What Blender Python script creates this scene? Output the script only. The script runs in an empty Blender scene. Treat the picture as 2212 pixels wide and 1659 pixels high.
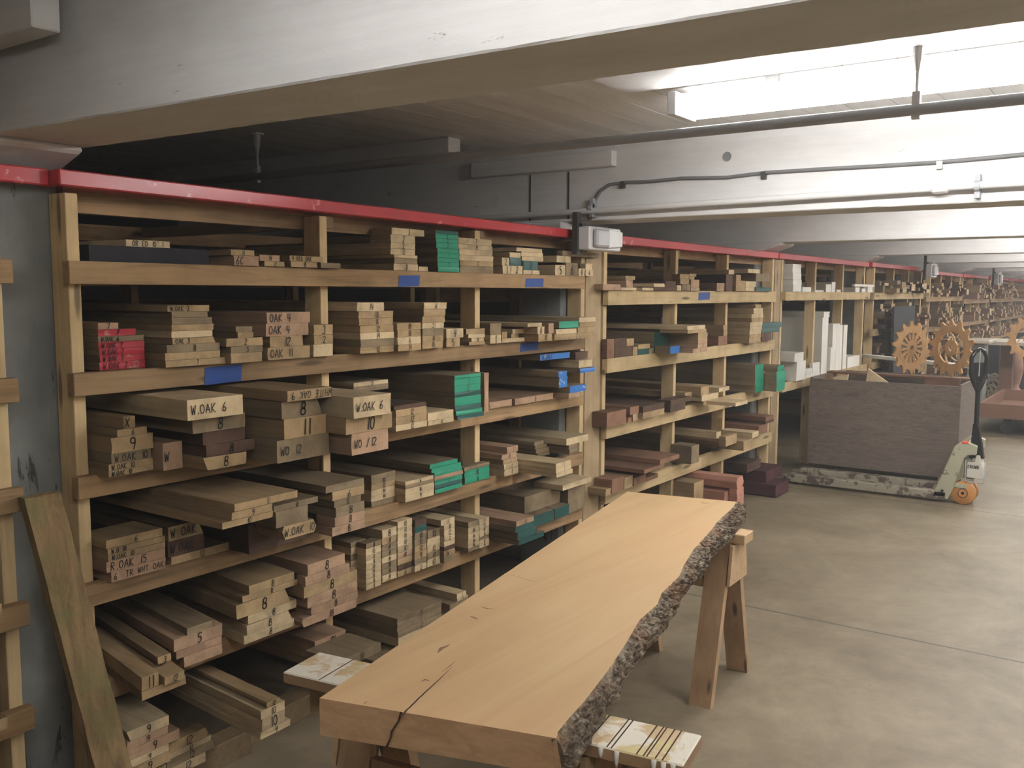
import bpy, bmesh, math, random
from mathutils import Vector, Matrix, noise
random.seed(7)
sc = bpy.context.scene
COL = sc.collection

# ------------------------------------------------------------------ camera, world, exposure
FPX, CX, CY = 2000.0, 1106.0, 829.5          # focal length and centre in pixels of the 2212 x 1659 frame
CAMH, CAMD = 1.6, 2.652                      # eye height above the floor, distance to the rack fronts (plane y = 0)
aX = Vector((1415, 194.5, -FPX)).normalized()
aZ = Vector((80, 20000, 2000)); aZ = (aZ - aZ.dot(aX) * aX).normalized()
aY = aZ.cross(aX)
M = Matrix((aX, aY, aZ))                     # camera axes -> world axes
CAM = Vector((0, -CAMD, CAMH))
cd = bpy.data.cameras.new('camera'); cam = bpy.data.objects.new('camera', cd); COL.objects.link(cam)
cam.matrix_world = Matrix.Translation(CAM) @ M.to_4x4()
cd.sensor_width = 36; cd.sensor_fit = 'HORIZONTAL'; cd.lens = 36 * FPX / 2212; cd.clip_start = 0.05; cd.clip_end = 200
sc.camera = cam
world = bpy.data.worlds.new('world'); sc.world = world; world.use_nodes = True
world.node_tree.nodes['Background'].inputs[0].default_value = (0.8, 0.85, 1, 1)
world.node_tree.nodes['Background'].inputs[1].default_value = 0.0
LAMP_POWER = 60.0
HAZE = 0.0105          # thin scattering added to imitate lens veil, lamp glow and washed-out distance
hv = world.node_tree.nodes.new('ShaderNodeVolumeScatter'); hv.inputs['Density'].default_value = HAZE; hv.inputs['Anisotropy'].default_value = 0.35
world.cycles.volume_sampling = 'EQUIANGULAR'; world.cycles.homogeneous_volume = True
world.node_tree.links.new(hv.outputs[0], world.node_tree.nodes['World Output'].inputs['Volume'])
sc.view_settings.view_transform = 'Standard'; sc.view_settings.look = 'None'
sc.view_settings.exposure = 0.15; sc.view_settings.gamma = 1; sc.view_settings.use_curve_mapping = False
sc.cycles.max_bounces = 5; sc.cycles.diffuse_bounces = 4; sc.cycles.glossy_bounces = 1; sc.cycles.volume_bounces = 0; sc.cycles.transmission_bounces = 0; sc.cycles.transparent_max_bounces = 1
sc.cycles.caustics_reflective = False; sc.cycles.caustics_refractive = False
sc.cycles.use_denoising = True; sc.cycles.use_adaptive_sampling = True; sc.cycles.adaptive_threshold = 0.12; sc.cycles.adaptive_min_samples = 24
sc.cycles.sample_clamp_indirect = 6

def ray(u, v): return M @ Vector((u - CX, CY - v, -FPX))
def on(u, v, ax, val):
    d = ray(u, v); t = (val - CAM[ax]) / d[ax]; return CAM + t * d
def proj(p):
    q = M.transposed() @ (Vector(p) - CAM); return CX + FPX * q[0] / -q[2], CY - FPX * q[1] / -q[2]

# ------------------------------------------------------------------ materials
def rgb(c): return (c[0], c[1], c[2], 1)
def new_mat(name, rough=0.7):
    m = bpy.data.materials.new(name); m.use_nodes = True
    nt = m.node_tree; b = nt.nodes['Principled BSDF']; b.inputs['Roughness'].default_value = rough
    b.inputs['Specular IOR Level'].default_value = 0.3
    return m, nt, b
def nd(nt, t, **k):
    n = nt.nodes.new(t)
    for a, v in k.items(): setattr(n, a, v)
    return n
def ramp(nt, fac, stops):
    r = nd(nt, 'ShaderNodeValToRGB'); e = r.color_ramp.elements
    e[0].position = stops[0][0]; e[0].color = rgb(stops[0][1]); e[1].position = stops[-1][0]; e[1].color = rgb(stops[-1][1])
    for p, c in stops[1:-1]:
        x = e.new(p); x.color = rgb(c)
    nt.links.new(fac, r.inputs[0]); return r.outputs[0]
def mix(nt, f, a, b, mode='MIX'):
    n = nd(nt, 'ShaderNodeMix', data_type='RGBA', blend_type=mode)
    for s, v in ((0, f), (6, a), (7, b)):
        if isinstance(v, (int, float)): n.inputs[s].default_value = v
        elif isinstance(v, tuple): n.inputs[s].default_value = rgb(v)
        else: nt.links.new(v, n.inputs[s])
    return n.outputs[2]
def mapped(nt, scale, src='Object', rnd=True, rot=(0, 0, 0)):
    tc = nd(nt, 'ShaderNodeTexCoord'); mp = nd(nt, 'ShaderNodeMapping'); mp.inputs['Scale'].default_value = scale
    mp.inputs['Rotation'].default_value = rot
    nt.links.new(tc.outputs[src], mp.inputs[0])
    if rnd:
        oi = nd(nt, 'ShaderNodeObjectInfo'); ml = nd(nt, 'ShaderNodeMath', operation='MULTIPLY'); ml.inputs[1].default_value = 37
        nt.links.new(oi.outputs['Random'], ml.inputs[0]); nt.links.new(ml.outputs[0], mp.inputs['Location'])
    return mp.outputs[0]
def noi(nt, vec, scale, detail=5, rough=0.6, dist=0):
    n = nd(nt, 'ShaderNodeTexNoise'); n.inputs['Scale'].default_value = scale; n.inputs['Detail'].default_value = detail
    n.inputs['Roughness'].default_value = rough; n.inputs['Distortion'].default_value = dist
    nt.links.new(vec, n.inputs['Vector']); return n.outputs[0]
def bump(nt, b, h, strength=0.3, dist=0.01):
    n = nd(nt, 'ShaderNodeBump'); n.inputs['Strength'].default_value = strength; n.inputs['Distance'].default_value = dist
    nt.links.new(h, n.inputs['Height']); nt.links.new(n.outputs[0], b.inputs['Normal'])
def sc3(c, k): return tuple(x * k for x in c)

def wood(name, c, axis='Y', grain=1.0, knots=False, vary=0.28, rough=0.75):
    m, nt, b = new_mat(name, rough)
    s = {'X': (1.2, 22, 22), 'Y': (22, 1.2, 22), 'Z': (22, 22, 1.2)}[axis]
    v = mapped(nt, s)
    g = noi(nt, v, 1.6, 6, 0.65, 0.6)
    col = ramp(nt, g, [(0.3, sc3(c, 1 - 0.3 * grain)), (0.5, c), (0.72, tuple(min(1, x * (1 + 0.16 * grain)) for x in c))])
    v2 = mapped(nt, (3, 3, 3)); bl = noi(nt, v2, 2.2, 3, 0.5)
    col = mix(nt, 0.55, col, ramp(nt, bl, [(0.35, (0.62, 0.6, 0.55)), (0.6, (1, 1, 1))]), 'MULTIPLY')
    oi = nd(nt, 'ShaderNodeObjectInfo')
    col = mix(nt, 1, col, ramp(nt, oi.outputs['Random'], [(0, (1 - vary, 1 - vary, 1 - vary)), (0.5, (1, 0.98, 0.96)), (1, (1 + vary * .5, 1 + vary * .42, 1 + vary * .32))]), 'MULTIPLY')
    if knots:
        vk = mapped(nt, {'X': (2.2, 14, 14), 'Z': (14, 14, 2.2), 'Y': (14, 2.2, 14)}[axis])
        vo = nd(nt, 'ShaderNodeTexVoronoi'); vo.inputs['Scale'].default_value = 1.0; nt.links.new(vk, vo.inputs['Vector'])
        col = mix(nt, ramp(nt, vo.outputs['Distance'], [(0.10, (1, 1, 1)), (0.19, (0, 0, 0))]), col, sc3(c, 0.3))
    nt.links.new(col, b.inputs['Base Color']); bump(nt, b, g, 0.15, 0.003)
    return m
def endgrain(name, c, stain=True):
    m, nt, b = new_mat(name, 0.85)
    v = mapped(nt, (1, 1, 1)); g = noi(nt, v, 9, 4, 0.6, 0.4)
    col = ramp(nt, g, [(0.36, sc3(c, 0.72)), (0.52, c), (0.7, tuple(min(1, x * 1.15) for x in c))])
    v2 = mapped(nt, (60, 60, 14)); f = noi(nt, v2, 3, 3, 0.7)
    col = mix(nt, 0.35, col, ramp(nt, f, [(0.35, (0.7, 0.66, 0.6)), (0.65, (1.05, 1.05, 1.05))]), 'MULTIPLY')
    nt.links.new(col, b.inputs['Base Color']); bump(nt, b, f, 0.2, 0.002)
    return m
def paint(name, c, rough=0.55, chip=None, chipc=(0.12, 0.11, 0.1), scale=1.0):
    m, nt, b = new_mat(name, rough)
    v = mapped(nt, (1, 1, 1)); g = noi(nt, v, 2.5 * scale, 5, 0.6)
    col = ramp(nt, g, [(0.3, sc3(c, 0.84)), (0.65, c)])
    if chip:
        n2 = noi(nt, v, 14 * scale, 6, 0.7)
        col = mix(nt, ramp(nt, n2, [(chip, (0, 0, 0)), (chip + 0.03, (1, 1, 1))]), col, chipc)
        bump(nt, b, n2, 0.12, 0.004)
    nt.links.new(col, b.inputs['Base Color']); return m

TONE = {'o': (0.40, 0.285, 0.155), 'w': (0.60, 0.475, 0.295), 'm': (0.25, 0.19, 0.115), 'd': (0.10, 0.06, 0.04),
        'p': (0.43, 0.285, 0.185), 'W': (0.70, 0.68, 0.61), 'h': (0.24, 0.13, 0.08), 'q': (0.48, 0.24, 0.175), 'v': (0.09, 0.035, 0.04), 'x': (0.022, 0.022, 0.026)}
BODY = {k: wood('board_' + n, sc3(TONE[k], 0.62 if k not in 'qhw' else 0.68)) for k, n in
        (('o', 'tan'), ('w', 'pale'), ('m', 'greyish'), ('d', 'dark'), ('p', 'pinkish'), ('h', 'reddish'), ('q', 'salmon'), ('v', 'purple'), ('x', 'near_black'))}  # old wood sides, darkened further so rack shade sits in their colour
BODY['W'] = paint('board_white_paint', TONE['W'], 0.5)
ENDM = {k: endgrain('end_' + k, TONE[k]) for k in 'owmdphqvx'}
ENDM['W'] = paint('end_white_paint', (0.84, 0.82, 0.75), 0.6)
ENDM['r'] = paint('end_red_paint', (0.42, 0.03, 0.045), 0.5, 0.62, (0.4, 0.22, 0.15))
ENDM['g'] = paint('end_green_paint', (0.025, 0.27, 0.165), 0.45, 0.62, (0.08, 0.22, 0.13))
ENDM['k'] = paint('end_dark_green_paint', (0.02, 0.085, 0.075), 0.5)
ENDM['b'] = paint('end_blue_paint', (0.035, 0.17, 0.50), 0.45, 0.6, (0.55, 0.65, 0.8))
for k in 'rgkb': BODY[k] = BODY['m']
INK = paint('black_marker_ink', (0.02, 0.018, 0.016), 0.6)
PINE = wood('rack_pine', (0.66, 0.50, 0.28), 'Z', 0.6, True, 0.1)
PINEX = wood('rack_pine_shelf', (0.33, 0.215, 0.11), 'X', 1.5, True, 0.2)
PINEXL = wood('rack_pine_shelf_pale', (0.56, 0.43, 0.24), 'X', 0.6, True, 0.1)
PINEY = wood('rack_pine_rail', (0.22, 0.155, 0.09), 'Y', 0.8)
PANEL = wood('plywood_panel', (0.40, 0.30, 0.18), 'Z', 0.4, True, 0.05)
GREYCOL = None
RED = paint('glossy_red_tape', (0.52, 0.05, 0.06), 0.22, 0.62, (0.66, 0.2, 0.2), 0.7)  # paler pink patches put gloss streaks into the tape colour
BLUETAPE = paint('blue_tape', (0.02, 0.065, 0.26), 0.6)

# white painted, chipped timber of the beams
m, nt, b = new_mat('white_painted_timber', 0.6); BEAM = m
v = mapped(nt, (1, 0.35, 1), rnd=False); g = noi(nt, v, 3, 6, 0.65); n2 = noi(nt, v, 13, 8, 0.78, 0.3); vb_ = mapped(nt, (1, 0.6, 14), rnd=False); n3 = noi(nt, vb_, 2.5, 5, .7)
col = ramp(nt, g, [(0.3, (0.58, 0.575, 0.57)), (0.6, (0.74, 0.735, 0.73))])
col = mix(nt, ramp(nt, n2, [(0.655, (0, 0, 0)), (0.69, (0.75, 0.75, 0.75))]), col, (0.22, 0.2, 0.18)); col = mix(nt, .18, col, ramp(nt, n3, [(.35, (.72, .71, .69)), (.6, (1.05, 1.05, 1.05))]), 'MULTIPLY')
nt.links.new(col, b.inputs['Base Color']); bump(nt, b, n2, 0.25, 0.006)
# ceiling planks running along x
m, nt, b = new_mat('white_painted_ceiling_planks', 0.6); CEIL = m
tc = nd(nt, 'ShaderNodeTexCoord'); sp = nd(nt, 'ShaderNodeSeparateXYZ'); nt.links.new(tc.outputs['Object'], sp.inputs[0])
a = nd(nt, 'ShaderNodeMath', operation='MULTIPLY'); a.inputs[1].default_value = 1 / 0.185; nt.links.new(sp.outputs[1], a.inputs[0])
fr = nd(nt, 'ShaderNodeMath', operation='FRACT'); nt.links.new(a.outputs[0], fr.inputs[0])
gr = ramp(nt, fr.outputs[0], [(0.0, (0, 0, 0)), (0.035, (1, 1, 1)), (0.10, (1, 1, 1)), (1, (1, 1, 1))])
v = mapped(nt, (0.4, 3, 1), rnd=False); g = noi(nt, v, 3, 5, 0.6)
col = mix(nt, 1, ramp(nt, g, [(0.3, (0.68, 0.68, 0.67)), (0.6, (0.84, 0.835, 0.825))]), mix(nt, 0.6, (1, 1, 1), gr), 'MULTIPLY')
nt.links.new(col, b.inputs['Base Color']); bump(nt, b, gr, 0.6, 0.01)
# concrete floor with a saw-cut joint
m, nt, b = new_mat('worn_concrete', 0.55); FLOORM = m
v = mapped(nt, (1, 1, 1), rnd=False); g = noi(nt, v, 1.5, 8, 0.68, 0.5); g2 = noi(nt, v, 9, 6, 0.7)
col = ramp(nt, g, [(0.3, (0.13, 0.10, 0.062)), (0.5, (0.185, 0.148, 0.097)), (0.7, (0.25, 0.205, 0.14))])
col = mix(nt, 0.5, col, ramp(nt, g2, [(0.35, (0.72, 0.72, 0.72)), (0.6, (1.05, 1.05, 1.05))]), 'MULTIPLY')
spk = noi(nt, v, 26, 2, 0.5); col = mix(nt, ramp(nt, spk, [(0.76, (0, 0, 0)), (0.79, (1, 1, 1))]), col, (0.07, 0.055, 0.04))
tc = nd(nt, 'ShaderNodeTexCoord'); sp = nd(nt, 'ShaderNodeSeparateXYZ'); nt.links.new(tc.outputs['Object'], sp.inputs[0])
a = nd(nt, 'ShaderNodeMath', operation='ADD'); a.inputs[1].default_value = -4.46 + 30; nt.links.new(sp.outputs[0], a.inputs[0])
a2 = nd(nt, 'ShaderNodeMath', operation='MODULO'); a2.inputs[1].default_value = 3.0; nt.links.new(a.outputs[0], a2.inputs[0])
jl = ramp(nt, a2.outputs[0], [(0.0, (1, 1, 1)), (0.011, (1, 1, 1)), (0.016, (0, 0, 0)), (1, (0, 0, 0))])
col = mix(nt, jl, col, (0.055, 0.045, 0.035))
nt.links.new(col, b.inputs['Base Color']); bump(nt, b, g2, 0.1, 0.003)
# weathered grey painted column
m, nt, b = new_mat('weathered_grey_paint', 0.7); GREYM = m
v = mapped(nt, (5, 5, 0.9), rnd=False); g = noi(nt, v, 3, 8, 0.7, 0.5); v3 = mapped(nt, (1, 1, 1), rnd=False); g3 = noi(nt, v3, 3.2, 4)
col = ramp(nt, g3, [(0.35, (0.16, 0.17, 0.168)), (0.65, (0.25, 0.26, 0.25))])
col = mix(nt, ramp(nt, g, [(0.60, (0, 0, 0)), (0.65, (1, 1, 1))]), col, (0.06, 0.055, 0.05))
nt.links.new(col, b.inputs['Base Color']); bump(nt, b, g, 0.4, 0.01)
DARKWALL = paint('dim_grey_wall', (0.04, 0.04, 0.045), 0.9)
GALV = paint('dull_steel', (0.36, 0.37, 0.40), 0.45); WPIPE = paint('white_painted_pipe', (0.70, 0.70, 0.69), 0.4)
DARKMETAL = paint('dark_metal', (0.05, 0.05, 0.05), 0.4); BLACK = paint('black_paint', (0.012, 0.014, 0.014), 0.25)
CABLE = paint('grey_armoured_cable', (0.16, 0.16, 0.16), 0.45)
BOXW = paint('white_plastic', (0.72, 0.72, 0.72), 0.35); LENS = paint('clear_lamp_lens', (0.55, 0.55, 0.58), 0.15)
SLABM = None
RUSTY = wood('weathered_tan_plate', (0.48, 0.29, 0.13), 'Z', 0.5)
JACKM = paint('chalky_pale_green_paint', (0.40, 0.39, 0.28), 0.5, 0.60, (0.14, 0.11, 0.08)); FORKM = paint('scraped_fork_paint', (0.33, 0.30, 0.23), 0.5, 0.50, (0.09, 0.07, 0.055), .7)
JACKW = paint('off_white_paint', (0.62, 0.60, 0.52), 0.45)
ORANGE = paint('orange_polyurethane', (0.50, 0.23, 0.07), 0.45)
REDP = paint('worn_red_paint', (0.7, 0.12, 0.07), 0.5)
BROWNSTEEL = paint('rusty_brown_steel', (0.20, 0.105, 0.065), 0.7)
STONE = paint('pale_stone', (0.6, 0.52, 0.4), 0.7)
CREAM = paint('cream_panel', (0.5, 0.45, 0.37), 0.6)
m, nt, b = new_mat('fluorescent_tube', 0.5); TUBE = m
b.inputs['Base Color'].default_value = (1, 1, 1, 1)
b.inputs['Emission Color'].default_value = (1.0, 0.975, 0.95, 1); b.inputs['Emission Strength'].default_value = LAMP_POWER
TUBE_DIM = TUBE.copy(); TUBE_DIM.name = 'dimmed_fluorescent_tube'; TUBE_DIM.node_tree.nodes['Principled BSDF'].inputs['Emission Strength'].default_value = LAMP_POWER * 0.47  # weaker emission over the viewer, keeps the near beam from burning out

# ------------------------------------------------------------------ helpers
def mesh_obj(name, verts, faces, mats, parent=None, fm=None, smooth=False):
    me = bpy.data.meshes.new(name); me.from_pydata([tuple(v) for v in verts], [], faces)
    for mm in (mats if isinstance(mats, (list, tuple)) else [mats]): me.materials.append(mm)
    if fm:
        for p, i in zip(me.polygons, fm): p.material_index = i
    if smooth:
        for p in me.polygons: p.use_smooth = True
    me.update(); o = bpy.data.objects.new(name, me); COL.objects.link(o)
    if parent: o.parent = parent
    return o
def empty(name, loc, label, cat, group=None):
    o = bpy.data.objects.new(name, None); COL.objects.link(o); o.location = loc; o.empty_display_size = 0.1
    o['label'] = label; o['category'] = cat
    if group: o['group'] = group
    return o
def tag(o, label, cat, group=None, kind=None):
    o['label'] = label; o['category'] = cat
    if group: o['group'] = group
    if kind: o['kind'] = kind
    return o
def struct(o, label=None):
    o['kind'] = 'structure'
    if label: o['label'] = label
    return o
BOXF = [(0, 3, 2, 1), (4, 5, 6, 7), (0, 1, 5, 4), (1, 2, 6, 5), (2, 3, 7, 6), (3, 0, 4, 7)]
class MB:
    """collects shapes into one mesh; coordinates are world, origin is subtracted"""
    def __init__(s, org=(0, 0, 0)): s.v = []; s.f = []; s.m = []; s.o = Vector(org)
    def add(s, vs, fs, mi=0):
        n = len(s.v); s.v += [Vector(v) - s.o for v in vs]; s.f += [tuple(i + n for i in f) for f in fs]; s.m += [mi] * len(fs); return s
    def box(s, x0, x1, y0, y1, z0, z1, mi=0, bev=0):
        vs = [(x0, y0, z0), (x1, y0, z0), (x1, y1, z0), (x0, y1, z0), (x0, y0, z1), (x1, y0, z1), (x1, y1, z1), (x0, y1, z1)]
        return s.add(vs, BOXF, mi)
    def tube(s, pts, r, n=10, mi=0, closed=False):
        pts = [Vector(p) for p in pts]; vs = []; fs = []; k = len(pts); up0 = None
        for i, p in enumerate(pts):
            t = (pts[min(i + 1, k - 1)] - pts[max(i - 1, 0)]).normalized()
            if up0 is None: up0 = t.orthogonal().normalized()
            a = (up0 - up0.dot(t) * t).normalized(); bb = t.cross(a); up0 = a
            rr = r[i] if isinstance(r, (list, tuple)) else r
            for j in range(n):
                an = 2 * math.pi * j / n; vs.append(p + a * math.cos(an) * rr + bb * math.sin(an) * rr)
        for i in range(k - 1):
            for j in range(n): fs.append((i * n + j, i * n + (j + 1) % n, (i + 1) * n + (j + 1) % n, (i + 1) * n + j))
        fs.append(tuple(range(n - 1, -1, -1))); fs.append(tuple((k - 1) * n + j for j in range(n)))
        return s.add(vs, fs, mi)
    def prism(s, poly, d, mi=0):
        """poly: list of 3D points of a planar outline, d: extrusion vector"""
        n = len(poly); vs = [Vector(p) for p in poly] + [Vector(p) + Vector(d) for p in poly]
        fs = [tuple(range(n - 1, -1, -1)), tuple(range(n, 2 * n))] + [(i, (i + 1) % n, (i + 1) % n + n, i + n) for i in range(n)]
        return s.add(vs, fs, mi)
    def bar(s, p, q, w, h, side=(0, 1, 0), mi=0):
        p, q = Vector(p), Vector(q); t = (q - p).normalized(); sd = Vector(side); sd = (sd - sd.dot(t) * t).normalized(); u = t.cross(sd)
        vs = []
        for c in (p, q):
            for a, bb in ((-1, -1), (1, -1), (1, 1), (-1, 1)): vs.append(c + sd * a * w / 2 + u * bb * h / 2)
        return s.add(vs, [(0, 1, 2, 3), (7, 6, 5, 4), (0, 4, 5, 1), (1, 5, 6, 2), (2, 6, 7, 3), (3, 7, 4, 0)], mi)
    def build(s, name, mats, parent=None, smooth=False, bevel=0):
        o = mesh_obj(name, s.v, s.f, mats, parent, s.m, smooth)
        if parent is None: o.location = s.o
        bm = bmesh.new(); bm.from_mesh(o.data); bmesh.ops.recalc_face_normals(bm, faces=bm.faces)
        if bevel: bmesh.ops.bevel(bm, geom=[e for e in bm.edges if e.calc_face_angle(0) > 0.5], offset=bevel, segments=1, affect='EDGES')
        bm.to_mesh(o.data); bm.free()
        return o
def part(thing, name, mats, fn, smooth=False, bevel=0, label=None):
    """one part of a thing: its mesh in world coordinates relative to the thing's Empty"""
    mb = MB(thing.location); fn(mb); o = mb.build(name, mats, thing, smooth, bevel)
    if label: o['label'] = label
    return o

# ------------------------------------------------------------------ marker lettering (single strokes thickened)
def arc(cx, cy, rx, ry, a0, a1, n=8): return [(cx + rx * math.cos(math.radians(a0 + (a1 - a0) * i / n)), cy + ry * math.sin(math.radians(a0 + (a1 - a0) * i / n))) for i in range(n + 1)]
G = {'0': [arc(.3, .5, .26, .5, 90, 450, 12)], '1': [[(.3, 0), (.3, 1)]], '2': [arc(.3, .72, .26, .28, 160, -20) + [(.05, 0), (.58, .02)]],
     '3': [arc(.28, .75, .25, .25, 140, -80), arc(.28, .27, .27, .27, 85, -140)], '4': [[(.08, 1), (.05, .45), (.58, .45)], [(.45, 1), (.42, 0)]],
     '5': [[(.55, 1), (.15, 1), (.12, .6)] + arc(.27, .32, .28, .32, 110, -130)], '6': [[(.45, 1), (.2, .65), (.07, .3)] + arc(.3, .24, .24, .24, 180, 530, 10)],
     '7': [[(.03, 1), (.57, 1), (.25, 0)]], '8': [arc(.3, .75, .2, .25, 270, -90, 10), arc(.3, .25, .26, .25, 90, 450, 10)],
     '9': [arc(.3, .74, .24, .24, 0, 360, 10) + [(.5, .4), (.38, 0)]], 'W': [[(0, 1), (.15, 0), (.3, .7), (.47, 0), (.62, 1)]],
     'O': [arc(.3, .5, .28, .48, 90, 450, 10)], 'A': [[(0, 0), (.3, 1), (.6, 0)], [(.12, .35), (.5, .38)]], 'K': [[(.05, 0), (.05, 1)], [(.55, 1), (.07, .45), (.58, 0)]],
     '.': [[(.2, 0), (.26, .08)]], '/': [[(0, -.1), (.5, 1.05)]], "'": [[(.3, 1.1), (.25, .8)]], 'H': [[(.05, 0), (.05, 1)], [(.55, 0), (.55, 1)], [(.05, .5), (.55, .5)]],
     'I': [[(.3, 0), (.3, 1)]], 'T': [[(0, 1), (.6, 1)], [(.3, 1), (.3, 0)]], 'E': [[(.55, 1), (.08, 1), (.08, 0), (.55, 0)], [(.08, .5), (.45, .5)]],
     'G': [arc(.32, .5, .28, .5, 50, 350) + [(.35, .45)]], 'C': [arc(.32, .5, .28, .5, 50, 310)], 'L': [[(.08, 1), (.08, 0), (.5, 0)]], 'P': [[(.06, 0), (.06, 1)], arc(.1, .75, .4, .25, 90, -90)],
     'R': [[(.06, 0), (.06, 1)], arc(.1, .75, .4, .25, 90, -90), [(.2, .5), (.55, 0)]], 'N': [[(.05, 0), (.05, 1), (.5, 0), (.5, 1)]], 'J': [[(.5, 1), (.5, .2)] + arc(.27, .2, .23, .2, 0, -160)],
     'U': [[(.05, 1), (.05, .3)] + arc(.3, .3, .25, .3, 180, 360) + [(.55, 1)]], 'D': [[(.05, 0), (.05, 1)], arc(.07, .5, .48, .5, 90, -90)], 'X': [[(0, 0), (.55, 1)], [(0, 1), (.55, 0)]]}
def letters(mb, text, org, ux, uz, h, t, nrm, mi=0, slant=0.0, flip=False):
    """org: lower-left corner of the text, ux / uz: unit vectors right and up"""
    ux, uz, org, nrm = Vector(ux), Vector(uz), Vector(org), Vector(nrm); pen = 0
    W = len(text) * 0.72
    for ch in text:
        for st in G.get(ch, []):
            for (a, b_), (c, d) in zip(st, st[1:]):
                def P(x, z):
                    x = x * 0.9 + z * slant + pen
                    if flip: x, z = W - x, 1 - z
                    return org + ux * x * h + uz * z * h
                p, q = P(a, b_), P(c, d); e = (q - p)
                if e.length < 1e-6: continue
                e.normalize(); s = nrm.cross(e) * t / 2; p = p - e * t * .3; q = q + e * t * .3
                mb.add([p - s, p + s, q + s, q - s], [(0, 1, 2, 3)], mi)
        pen += 0.42 if ch in ".'1I" else 0.72
    return pen * h

# ------------------------------------------------------------------ room shell
XF = 34.0; CZ = 2.40; BZ = 2.0
def slabbox(name, x0, x1, y0, y1, z0, z1, mat, label):
    o = MB().box(x0, x1, y0, y1, z0, z1).build(name, mat); return struct(o, label)
slabbox('floor', -3, XF, -9, 3.6, -0.1, 0, FLOORM, 'worn grey-brown concrete floor')
slabbox('ceiling', -3, XF, -9, 3.6, CZ, CZ + 0.1, CEIL, 'low white plank ceiling')
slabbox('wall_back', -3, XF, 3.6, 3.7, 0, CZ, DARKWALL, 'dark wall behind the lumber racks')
slabbox('wall_right', -3, XF, -9.1, -9, 0, CZ, paint('pale_wall', (0.62, 0.6, 0.56), 0.8), 'grey wall across the aisle')
slabbox('wall_near', -3.1, -3, -9, 3.6, 0, CZ, paint('grey_wall_near', (0.4, 0.38, 0.35), 0.8), 'grey wall behind the viewer')
slabbox('wall_far', XF, XF + 0.1, -9, 3.6, 0, CZ, paint('grey_wall_far', (0.4, 0.38, 0.37), 0.8), 'grey wall at the far end of the basement')

# beams, one per bay; the bottom face and its two edges sit where the photograph shows them
ordw = ['nearest', 'second', 'third', 'fourth', 'fifth', 'sixth', 'seventh', 'eighth', 'ninth', 'tenth', 'eleventh']
beam_x = [1.29, 4.42, 7.38] + [10.4 + 2.97 * i for i in range(8)]
for i, bx in enumerate(beam_x):
    w = 0.29; sk = 0.042 if i == 0 else 0.0          # skew of the near beam
    z0 = 2.022 if i == 0 else (1.985 if i == 1 else 2.0)
    mb = MB((bx, 0, z0)); n = 260; rnd = random.Random(i)
    ys = [-9 + 12.6 * k / n for k in range(n + 1)]
    def jit(y, s): return 0.0016 * noise.noise(Vector((y * 5, s * 3.1, i))) + 0.0022 * noise.noise(Vector((y * 31, s, i)))
    rows = []
    for y in ys:
        xo = bx - y * sk
        rows.append([(xo, y, CZ), (xo + jit(y, 1), y, z0 + 0.004 + jit(y, 2)), (xo + 0.004 + jit(y, 3), y, z0), (xo + w - 0.006, y, z0 + jit(y, 5) * .5), (xo + w, y, z0 + 0.006), (xo + w, y, CZ)])
    vs = [p for r in rows for p in r]; fs = []
    for k in range(n):
        for j in range(5): fs.append((k * 6 + j, k * 6 + j + 1, (k + 1) * 6 + j + 1, (k + 1) * 6 + j))
    mb.add(vs, fs)
    o = mb.build('beam' if i == 0 else 'beam', BEAM)
    tag(o, '%s white painted timber ceiling beam crossing the aisle%s' % (ordw[i], ', running over the whole top of the view' if i == 0 else ' from the viewer'), 'beam', 'ceiling beams', 'structure')
    # column below the beam and the capital block between them
    cx0 = bx - 0.03 if i else 1.24
    o = MB((cx0, 0.1, 0)).box(cx0, cx0 + 0.29, 0.10, 0.38, 0, z0 - 0.08).build('column', GREYM, bevel=0.012)
    tag(o, '%s grey painted wooden column %s' % (ordw[i], 'at the left end of the near rack' if i == 0 else 'standing behind the racks from the viewer'), 'column', 'wooden columns', 'structure')
    zb = z0 - 0.08
    poly = [(cx0 - 0.02, -0.11, z0 - 0.001), (cx0 - 0.02, -0.10, z0 - 0.02), (cx0 - 0.02, 0.07, zb), (cx0 - 0.02, 0.55, zb), (cx0 - 0.02, 0.68, z0 - 0.02), (cx0 - 0.02, 0.70, z0 - 0.001)]
    if i == 0: poly = [(p[0], p[1] + 0.11, p[2]) for p in poly]
    if i == 1: poly = [(p[0], max(p[1], 0.097), p[2]) for p in poly]
    o = MB((cx0, 0.2, zb)).prism(poly, (0.34, 0, 0)).build('column_capital', BEAM, bevel=0.008)
    tag(o, '%s white chamfered wooden capital block under the beam' % ordw[i], 'capital', 'column capitals', 'structure')

for (u, l) in ((1145, 'left'), (1228, 'right')):
    a = on(u, 380, 0, 4.4165); c = on(u, 455, 0, 4.4165)
    o = MB((4.4165, a.y, 2.0)).box(4.4155, 4.43, a.y - .004, a.y + .004, 2.0, 2.255).build('beam_joint', DARKMETAL); tag(o, 'dark vertical joint line on the second beam face, %s one' % l, 'joint', None, 'structure')
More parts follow.
